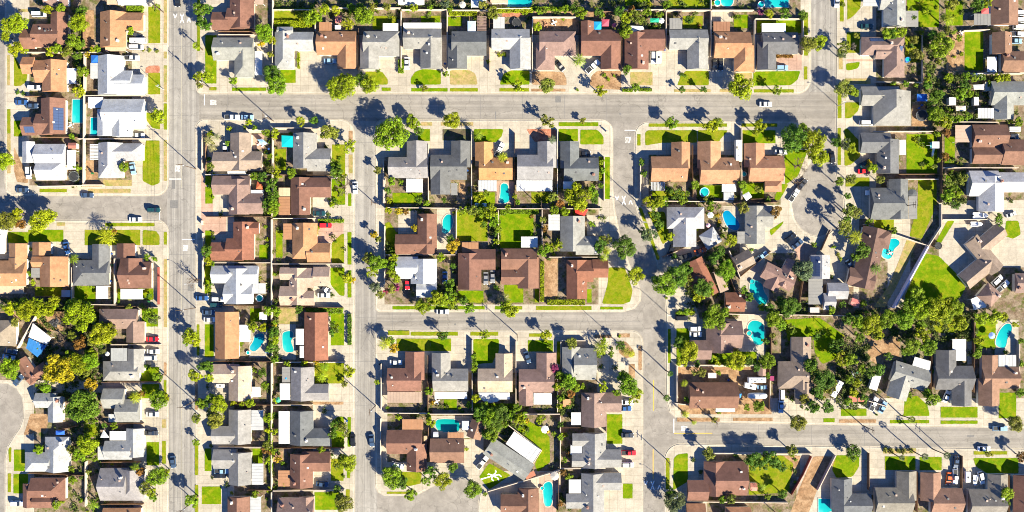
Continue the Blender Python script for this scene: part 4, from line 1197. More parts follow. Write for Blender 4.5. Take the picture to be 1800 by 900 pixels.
HD["around the west cul-de-sac"] = [
 ("N", "-15 563 28 608 h", {}),
 ("M", "-12 -36 12 10 y;-10 -10 32 12 x;poly w 58,568 91,594 82,606 50,592;poly u 51,594 82,608 66,628 46,612", dict(piv=(56, 662, -35))),  # second cover is painted blue for the shade on a white roof
 ("S", "62 691 98 717 x;84 697 110 742 y", {}),
 ("S", "79 768 121 829 yt;44 795 90 829 xl", {}),
 ("M", "54 840 115 880 xr;40 850 60 892 y;58 868 96 893 x", {}),
]
HD["down the avenue's east side"] = [
 ("M", "404 -30 447 50 y;399 14 430 51 x;373 21 403 53 x;448 -20 463 8 f P", {}),
 ("G", "375 66 446 106 x;412 86 447 136 yb;448 90 461 132 f w", {}),
 ("N", "405 234 442 300 y;375 267 420 301 x;425 266 461 300 x;400 301 432 305 f w", {}),
 ("K", "374 309 440 342 x;402 315 438 377 y;420 340 462 376 x;441 334 463 346 f w", {}),
 ("R", "410 390 447 457 y;425 390 455 412 x;398 419 428 458 x;371 426 400 458 x", {}),
 ("W", "372 467 420 498 x;396 472 442 534 y;418 467 454 498 x;394 500 445 534 x;443 498 467 516 f W", {}),
 ("T", "378 548 420 630 y;421 571 440 601 f w", {}),
 ("P", "373 640 420 673 x;402 643 442 704 y;443 680 458 698 f w", {}),
 ("G", "402 720 441 780 y;373 749 415 781 x;442 721 463 756 f W", {}),
 ("G", "375 790 416 824 x;402 795 442 852 y;443 815 463 852 f W", {}),
 ("M", "400 873 439 930 y;440 873 459 925 f W", {}),
]
HD["down the middle lane's west side"] = [
 ("G", "515 234 557 296 y;540 261 582 301 x", {}),
 ("M", "511 312 545 378 y;525 312 582 347 x;490 330 510 345 f t;490 346 510 378 f T", {}),
 ("T", "514 392 558 455 yb;540 427 581 461 x;498 393 513 421 f T", {}),
 ("P", "508 471 540 536 y;492 470 525 492 x;520 471 552 506 x;551 469 580 503 x;492 503 525 537 x;522 511 553 537 x", {}),
 ("R", "535 549 577 633 y;520 578 534 606 f w;527 608 534 629 f w", dict(extra=" with white patio covers")),
 ("G", "511 645 552 704 y;532 675 578 704 x;496 645 510 672 f G;492 674 510 703 f w", {}),
 ("D", "510 722 551 782 y;532 753 580 784 x;490 723 509 780 f w", {}),
 ("M", "510 798 550 857 y;530 794 581 829 x;489 827 509 855 f T", {}),
 ("K", "489 875 552 920 x;526 873 553 920 y", {}),
]
HD["along the upper street's north side"] = [
 ("S", "483 56 516 122 yb;500 56 551 88 x;487 47 515 62 x", {}),
 ("T", "557 55 626 97 x;593 75 626 121 y;561 39 583 54 f T", {}),
 ("G", "639 55 702 99 xr;633 75 666 122 y;673 41 700 54 f w", {}),
 ("G", "709 51 776 86 x;739 66 777 121 y;709 40 776 50 f w", {}),
 ("D", "794 55 855 98 x;787 76 821 121 y;839 28 855 54 f K sl", {}),
 ("S", "864 51 931 87 x;896 66 933 122 y;867 30 887 50 f W", {}),
 ("K", "948 55 1012 98 xr;942 75 975 123 yb", {}),
 ("M", "1021 52 1090 98 x;1021 37 1044 75 y;1056 76 1091 122 y", {}),
 ("M", "1098 58 1140 122 y;1120 52 1168 89 x", {}),
 ("G", "1176 52 1244 87 x;1208 68 1245 122 y;1177 32 1199 51 f G", {}),
 ("T", "1255 56 1319 102 x;1290 80 1325 126 yb;1254 38 1283 55 f b", dict(extra=" with brown flat rear roof")),
 ("D", "1339 57 1402 95 x;1331 74 1364 123 y;1339 41 1381 56 f w", {}),
]
HD["along the upper street's south side"] = [
 ("G", "683 276 752 313 x;715 248 751 296 y;714 314 743 338 f w", {}),
 ("D", "757 272 821 316 x;793 248 827 294 y;757 295 792 342 y;793 322 804 343 f G", {}),
 ("O", "842 277 901 316 x;835 250 867 292 y;841 317 873 336 f W", {}),
 ("G", "909 272 972 316 x;945 249 978 295 y;908 317 971 336 f w", {}),
 ("D", "991 277 1052 318 x;985 249 1018 296 y;990 319 1010 332 f w", {}),
 ("C", "1144 275 1208 319 x;1180 250 1213 296 y;1144 320 1169 335 f W sl", {}),
 ("C", "1230 277 1298 323 x;1226 249 1267 296 y;1273 289 1298 318 x;1269 324 1294 337 f w;1272 338 1290 352 f W", {}),
 ("C", "1316 274 1377 319 x;1308 252 1344 294 y;1344 318 1374 337 xr", {}),
]
HD["along the short street's north side"] = [
 ("M", "695 412 760 447 x;734 376 768 446 y", {}),
 ("W", "696 451 735 490 x;722 455 768 499 y;732 495 768 523 x", {}),
 ("M", "805 445 846 509 y;828 438 871 474 x;812 426 841 444 f T", {}),
 ("M", "881 437 944 474 x;910 452 947 507 y;881 474 925 500 x;916 416 945 435 f w", {}),
 ("R", "996 457 1032 525 y;1012 457 1043 496 x;1041 456 1069 488 x", {}),
 ("G", "985 380 1028 442 y;1012 415 1052 448 x;964 377 984 405 f W", {}),
]
HD["along the short street's south side"] = [
 ("M", "681 647 741 688 x;712 618 746 668 y;681 689 741 708 f P", {}),
 ("G", "761 648 823 688 x;759 620 792 668 y;764 689 821 701 f w", {}),
 ("P", "840 648 901 689 x;871 621 901 668 y;poly w 841,690 896,690 896,702 880,702 874,706 862,708 850,705 843,700", {}),
 ("K", "912 649 974 690 x;943 620 978 668 y;912 670 937 713 y;938 691 970 711 f w", {}),
 ("G", "988 610 1020 662 y;1008 612 1048 668 x", {}),
]
HD["around the lower cul-de-sac"] = [
 ("M", "680 756 742 798 x;715 780 750 828 y;707 737 744 755 f T", {}),
 ("B", "756 771 816 814 x;787 760 815 770 f T", {}),
 ("G", "-43 -17 43 17 x;poly w 904,758 934,779 918,801 889,780;poly W 934,779 951,791 936,814 918,801", dict(piv=(894, 807, 33.3))),
 ("M", "910 858 947 930 y;880 869 925 905 x", {}),
]
HD["down the curved road's west side"] = [
 ("K", "1022 690 1065 750 y;1040 690 1092 725 x;1004 725 1021 747 f w", {}),
 ("G", "1024 761 1065 822 y;1006 762 1040 785 x;1005 797 1042 821 x;1046 790 1092 822 x;1003 783 1023 799 f w", {}),
 ("G", "1022 832 1062 900 y;1045 831 1092 862 x;1000 843 1021 867 f w;995 868 1035 894 x", {}),
]
HD["down the curved road's east side"] = [
 ("S", "1172 364 1238 402 h;1183 384 1224 434 y", {}),
 ("R", "-14 -36 12 34 y;-26 -14 0 14 x;poly P 1254,478 1266,478 1281,509 1266,515", dict(piv=(1238, 488, -25.5))),
 ("K", "1241 568 1288 620 y;1262 564 1304 612 x;1212 598 1250 632 x", {}),
 ("M", "1211 672 1297 718 x;1260 680 1297 700 x;1258 717 1292 724 f w", {}),
 ("M", "1237 811 1275 871 y;1255 811 1313 871 x;1208 844 1245 880 x", {}),
 ("T", "1206 885 1240 930 x;1275 891 1320 930 x", {}),
]
HD["around the east cul-de-sac"] = [
 ("G", "1310 362 1345 429 y;1328 362 1358 400 x;1296 407 1309 428 f G", {}),
 ("K", "-34 -12 24 18 x;-6 -34 20 16 y;-22 0 6 30 y", dict(piv=(1374, 486, 27))),
 ("S", "1425 448 1459 490 y;1454 497 1490 526 x;1447 515 1468 545 x;1421 490 1446 535 f G", dict(solar=[(1427, 452, 1440, 486)])),
 ("Q", "-22 -54 20 54 y;-2 -54 30 -22 xr;-30 22 16 54 x", dict(piv=(1528, 454, 12))),
]
HD["down the east road"] = [
 ("G", "1553 -20 1592 47 y;1546 -25 1580 17 x;1590 19 1614 47 f G;1517 -25 1545 11 f W", {}),
 ("K", "1514 65 1590 97 h;1554 68 1590 136 h;1538 80 1570 104 x", dict(solar=[(1530, 67, 1559, 73), (1580, 82, 1586, 104)])),
 ("G", "1513 152 1580 186 x;1535 160 1601 221 yb", {}),
 ("D", "1541 245 1580 305 y;1512 233 1565 269 x;1581 246 1592 272 f w", {}),
 ("D", "1530 330 1585 386 x;1562 315 1596 385 y;1597 345 1612 385 f G", {}),
]
HD["down the east edge"] = [
 ("B", "1742 -20 1790 44 y;1712 24 1741 44 f G", {}),
 ("B", "1744 57 1779 95 y;1760 90 1810 127 x;1735 100 1752 127 f w", {}),
 ("G", "1742 143 1802 185 x;1748 170 1782 210 y;1719 190 1747 208 f W", {}),
 ("M", "1709 219 1770 260 x;1709 258 1770 288 x;1760 245 1810 290 x;1755 220 1771 246 x;1679 220 1708 250 f P", {}),
 ("W", "1703 300 1755 345 x;1720 310 1765 372 y;1750 303 1800 338 x", {}),
 ("N", "-14 -36 14 36 y;0 -28 54 0 x;-58 -2 0 30 x", dict(piv=(1730, 448, -40))),
 ("K", "-16 -16 16 16 h;poly w 1706,526 1724,518 1734,540 1712,545", dict(piv=(1739, 519, 40))),
 ("K", "1784 480 1815 515 x", {}),
]
HD["along the lower street's north side"] = [
 ("N", "1391 592 1426 684 y;1368 635 1420 683 xl;1398 672 1432 710 y", {}),
 ("G", "-32 -20 32 18 x;-30 0 6 44 y;poly w 1608,627 1636,635 1634,654 1603,644", dict(piv=(1600, 662, 17))),
 ("D", "1645 615 1681 662 y;1644 643 1710 685 x;1673 663 1708 713 y;1674 596 1698 634 f w", {}),
 ("B", "1726 624 1754 668 y;1726 645 1790 683 x;1720 665 1757 713 y;1755 624 1786 644 f W", {}),
]
HD["along the lower street's south side"] = [
 ("D", "1462 841 1498 900 y;1480 868 1531 905 x", {}),
 ("V", "1538 857 1603 905 x;1576 828 1611 880 y", {}),
 ("B", "1636 858 1691 905 x;1618 830 1654 880 y", {}),
 ("V", "1702 860 1765 912 x;1736 833 1772 880 y", {}),
 ("M", "1781 835 1830 930 y", {}),
]
HD["along the top edge"] = [
 ("K", "77 -25 119 10 x", {}),
 ("W", "700 -25 746 8 x", {}),
 ("P", "862 -30 893 6 x;828 -20 855 13 f w", {}),
]
for rowtext, lst in HD.items():
    for i, (c, w, o) in enumerate(lst):
        build_house(rowtext, i, f"{ORD[i]} house {rowtext}", c, w, o)
n0 = len(HOUSES)
for (c, w, o) in [
 ("S", "-15 -15 15 15 h", dict(piv=(1249, 419, -33), what='garage', name='detached_garage', by="fan shaped driveway off the curved road")),
 ("R", "1274 514 1309 548 x", dict(what='garage', name='detached_garage', by="lagoon pool near the curved road")),
 ("N", "-17 -14 17 14 x", dict(piv=(1307, 458, -28), what='garage', name='detached_garage', by="long driveway off the east cul-de-sac")),
 ("B", "-13 -16 13 16 y", dict(piv=(837, 755, 18), what='garage', name='detached_garage', by="green pool north of the lower cul-de-sac")),
]:
    build_house('', 0, 'x', c, w, o)
del HOUSES[n0:]
# ---------------------------------------------------------------- fences
FENCES = """
w 148,92 147,200 146,322;w 42,92 178,92;w 150,168 256,168;w 137,244 262,244;f 70,241 136,241;w 145,325 180,325;w 66,328 144,326;f 42,169 72,169;f 146,18 146,85
w 126,470 126,533;w 201,455 201,534;w 127,535 203,536;f 60,521 124,522;r 277,470 277,535;f 206,538 274,540;w 195,606 280,606;f 178,672 280,672;f 185,745 250,745;f 178,813 245,813;f 178,887 250,887;w 62,556 30,612;f 62,548 130,548;f 48,832 145,836;f 98,757 136,749;w 150,812 150,890
w 479,0 479,110;w 479,228 478,380;w 477,386 477,536;w 477,541 477,634;w 477,639 477,860;w 477,866 477,900;f 384,55 446,55;w 384,61 446,61;w 361,307 476,307;f 481,307 580,308;f 361,381 476,381;w 480,384 553,384;w 375,462 475,462;w 480,464 604,464;f 375,537 475,538;f 480,539 602,541;f 361,636 475,636;w 480,637 606,637;f 380,712 475,712;w 480,712 548,712;w 383,787 475,787;f 480,788 604,788;f 435,862 475,862;w 480,863 604,862;w 355,230 355,302;w 437,228 476,228;w 481,225 560,225;f 361,235 361,300;w 354,388 354,395;w 356,410 356,512
w 480,17 553,17;w 575,14 704,14;w 706,17 785,17;w 787,18 857,18;w 554,20 554,54;f 630,50 630,122;w 705,20 705,118;w 786,20 786,122;f 860,30 860,124;w 936,30 936,124;f 1018,40 1018,98;f 1094,56 1094,124;w 1171,20 1171,85;w 1250,20 1250,98;w 1327,35 1327,126;w 1412,20 1412,95;w 1095,17 1170,17;w 1172,18 1249,18;w 1251,18 1325,18;w 1250,-5 1250,15;w 1328,33 1410,33;w 858,15 932,15;w 937,30 1012,30;f 1020,20 1092,20
w 1541,144 1621,145;c 1622,58 1622,142;w 1694,54 1740,52;w 1700,129 1800,129;w 1535,231 1640,231;w 1660,214 1755,215;w 1658,295 1790,295;f 1656,236 1656,356;f 1581,306 1654,306;w 1576,315 1650,315;w 1520,394 1631,432;w 1655,359 1655,398 1633,432;v 1632,434 1573,541;w 1657,386 1740,386;f 1592,-5 1620,-5
w 753,254 753,358;w 829,228 829,362;f 905,233 905,362;w 980,227 980,362;w 676,314 676,356;w 676,365 800,366;w 802,367 1058,367;w 1062,275 1062,352;w 1126,277 1126,350;w 1130,353 1288,355;f 1218,255 1218,346;w 1304,225 1304,350;f 1291,357 1370,355;f 1320,350 1362,349
w 802,370 802,446;w 876,370 876,430;w 953,369 953,448;w 678,448 800,448;f 802,450 802,530;f 879,450 879,500;f 948,452 948,532;w 965,452 1050,452;w 674,282 674,358;w 676,398 676,500
w 670,640 670,720;f 752,625 752,724;w 830,598 830,722;w 907,600 907,722;w 980,640 980,724;w 986,599 1029,599;w 986,601 986,640;w 675,726 751,727;w 753,728 984,728;w 669,736 669,828;f 753,752 753,812;w 985,732 985,824;w 858,864 984,827;w 986,824 1064,823;f 982,832 982,900;w 893,747 952,792 937,815;f 986,752 1020,752;f 1066,728 1066,760
w 1191,642 1352,642;w 1190,644 1190,706;f 1353,646 1353,720;w 1280,552 1354,554;f 1356,560 1356,635;w 1362,553 1524,556;f 1165,452 1232,422;f 1300,488 1356,441;w 1282,441 1302,490;w 1187,709 1210,712;f 1268,448 1300,530;f 1412,495 1405,536;f 1460,404 1444,440
f 1638,622 1638,690;f 1713,562 1713,690;w 1792,600 1792,690;w 1527,705 1560,715;w 1256,797 1428,798;r 1427,803 1412,835 1392,870;w 1209,882 1385,884;w 1469,801 1438,862;f 1528,797 1528,862;f 1613,830 1613,900;f 1692,802 1692,900;f 1775,836 1775,900;f 1484,592 1478,628
"""
for it in FENCES.replace('\n', ';').split(';'):
    f = it.split()
    if f: fence([tuple(map(float, a.split(','))) for a in f[1:]], f[0])

# ---------------------------------------------------------------- pools
POOLS = [([(128, 175), (146, 175), (146, 216), (127, 216)], 0), ([(160, 207), (171, 207), (171, 238), (159, 238)], 0), ([(893, -14), (935, -14), (935, 12), (892, 12)], 0), ([(1268, -10), (1290, -8), (1288, 9), (1278, 13), (1266, 8)], 2), ([(1342, -14), (1386, -14), (1386, 13), (1345, 13)], 0),
 ([(880, 322), (893, 323), (894, 338), (897, 346), (894, 356), (880, 358), (877, 354), (880, 340)], 2), ([(778, 386), (786, 376), (795, 378), (797, 390), (792, 405), (784, 412), (776, 408), (778, 398)], 2),
 ([(1271, 372), (1280, 369), (1286, 376), (1297, 388), (1301, 396), (1297, 405), (1286, 404), (1276, 396), (1270, 380)], 2), ([(1318, 496), (1324, 491), (1340, 498), (1342, 512), (1351, 524), (1346, 536), (1338, 539), (1328, 528), (1317, 512)], 2),
 ([(1558, 426), (1568, 418), (1580, 422), (1581, 430), (1570, 438), (1570, 448), (1562, 457), (1547, 450), (1554, 434)], 2), ([(448, 587), (464, 585), (466, 598), (456, 612), (446, 619), (437, 612), (446, 600)], 2),
 ([(498, 583), (515, 581), (516, 592), (511, 600), (517, 614), (516, 619), (498, 619), (496, 592)], 2), ([(766, 740), (772, 736), (806, 737), (809, 750), (806, 759), (772, 759), (765, 748)], 1), ([(954, 856), (958, 848), (968, 846), (972, 856), (971, 888), (960, 891), (956, 884)], 2),
 ([(1314, 570), (1324, 562), (1338, 566), (1344, 574), (1343, 606), (1326, 606), (1323, 596), (1314, 586)], 2), ([(1758, 578), (1768, 568), (1778, 570), (1778, 584), (1770, 594), (1769, 606), (1764, 613), (1748, 607), (1752, 590)], 2), ([(1438, 876), (1463, 877), (1462, 898), (1438, 905)], 0)]
PT = {7: (.3, .6, 1.1), 10: (.4, .7, .9), 12: (.5, .85, .75), 1: (.7, .9, 1), 2: (.7, .9, .95), 9: (1, 1.1, 1.15)}
for i, (p, sm) in enumerate(POOLS): pool(p, PT.get(i, (1, 1, 1)), sm)

# ---------------------------------------------------------------- vehicles: x y angle kind colour [scale]
VEHICLES = """
69 25 0 van w;244 72 0 camper w .72;240 83 0 van w;240 62 20 sedan d;232 102 0 pickup w;60 154 0 suv w;312 1 90 sedan k;56 186 0 sedan n;38 180 0 sedan b;243 238 0 sedan s;233 296 80 sedan l;50 303 90 suv w;153 343 0 sedan n R;39 334 0 sedan n R;238 386 0 sedan w R;270 369 0 suv t R;355 524 0 sedan b;117 436 80 sedan b
408 206 0 pickup w R;435 206 0 sedan l R;396 262 90 sedan w;624 330 88 sedan w R;580 107 0 sedan l;715 111 90 sedan w;984 115 50 sedan k;1042 117 -42 pickup w 1.15;1148 101 90 suv w;1157 102 90 trailer c;1256 114 90 sedan k;1267 113 92 sedan k;1374 119 0 suv l;1471 2 90 sedan w R;1524 46 0 sedan t;1792 23 0 van w;1792 35 0 van w;1793 47 0 van w;1788 60 0 pickup w;1786 72 0 sedan l
1523 216 0 van w;1521 287 -32 sedan t;1519 301 0 sedan r;1534 339 180 pickup w;1463 276 80 sedan k R;1782 227 0 van w;1780 240 0 sedan d;1346 183 0 sedan w R;1296 266 90 camper c;1396 343 -55 pickup w R;1410 324 -50 sedan d R;1373 267 0 sedan s;878 263 -62 pickup w;1027 270 0 sedan k
561 375 0 sedan t;572 396 0 suv r;571 508 32 sedan d;569 519 0 sedan s;383 526 0 suv w;380 536 0 suv t;716 498 90 sedan r;369 562 0 sedan w;366 549 0 sedan n;854 489 90 sedan g;866 486 90 sedan g;782 488 90 sedan b
1180 440 110 sedan k;1204 451 -15 pickup k;1231 441 -18 sedan o;1338 451 -35 pickup l;1402 429 -38 sedan n;1390 418 -38 sedan k;1494 466 60 sedan n;1505 481 45 sedan l;1722 379 0 boat w;1716 394 0 boat w .8;1753 493 -42 suv w;1763 503 -42 pickup w;1778 377 -20 sedan s .8
268 596 0 sedan r;269 618 0 sedan w;264 629 0 van s;19 617 10 sedan n;15 628 10 sedan l;32 668 -48 sedan n;696 637 0 sedan w;388 678 0 trailer s .7;778 548 0 sedan s R;927 628 70 sedan n;1198 559 0 suv k;1222 578 0 suv w;1223 588 0 sedan w;1329 667 0 camper w .8;1318 678 12 trailer w;1340 681 0 sedan l .8;1330 695 0 airstream s .9;1374 696 90 van w;1373 715 90 sedan l;1103 707 0 sedan w;1099 718 0 sedan b
1469 683 -60 camper w .8;1536 710 -65 pickup w;1552 716 -62 sedan l;1664 697 -68 sedan w;30 885 0 suv w;268 728 0 sedan s;265 761 0 pickup d;304 812 85 sedan n R;620 774 88 sedan k R;390 828 0 pickup l;386 836 0 sedan k;566 851 5 sedan n;699 818 15 suv w;653 774 85 sedan n R;848 813 -50 pickup w;1105 796 0 pickup r;1103 817 0 suv w
1668 841 97 sedan o;1679 838 90 pickup w;1681 812 95 sedan n;1699 838 90 trailer w .9;1714 844 93 boat w .7;1725 840 75 suv w;1758 753 0 pickup l R;1730 789 0 sedan w R;1103 765 0 sedan d
"""
for it in VEHICLES.replace('\n', ';').split(';'):
    f = it.split()
    if not f: continue
    road = f[-1] == 'R'
    sc = float(f[5]) if len(f) > 5 and f[5] != 'R' else 1.0
    vehicle(float(f[0]), float(f[1]), float(f[2]), f[3], f[4], sc, road)

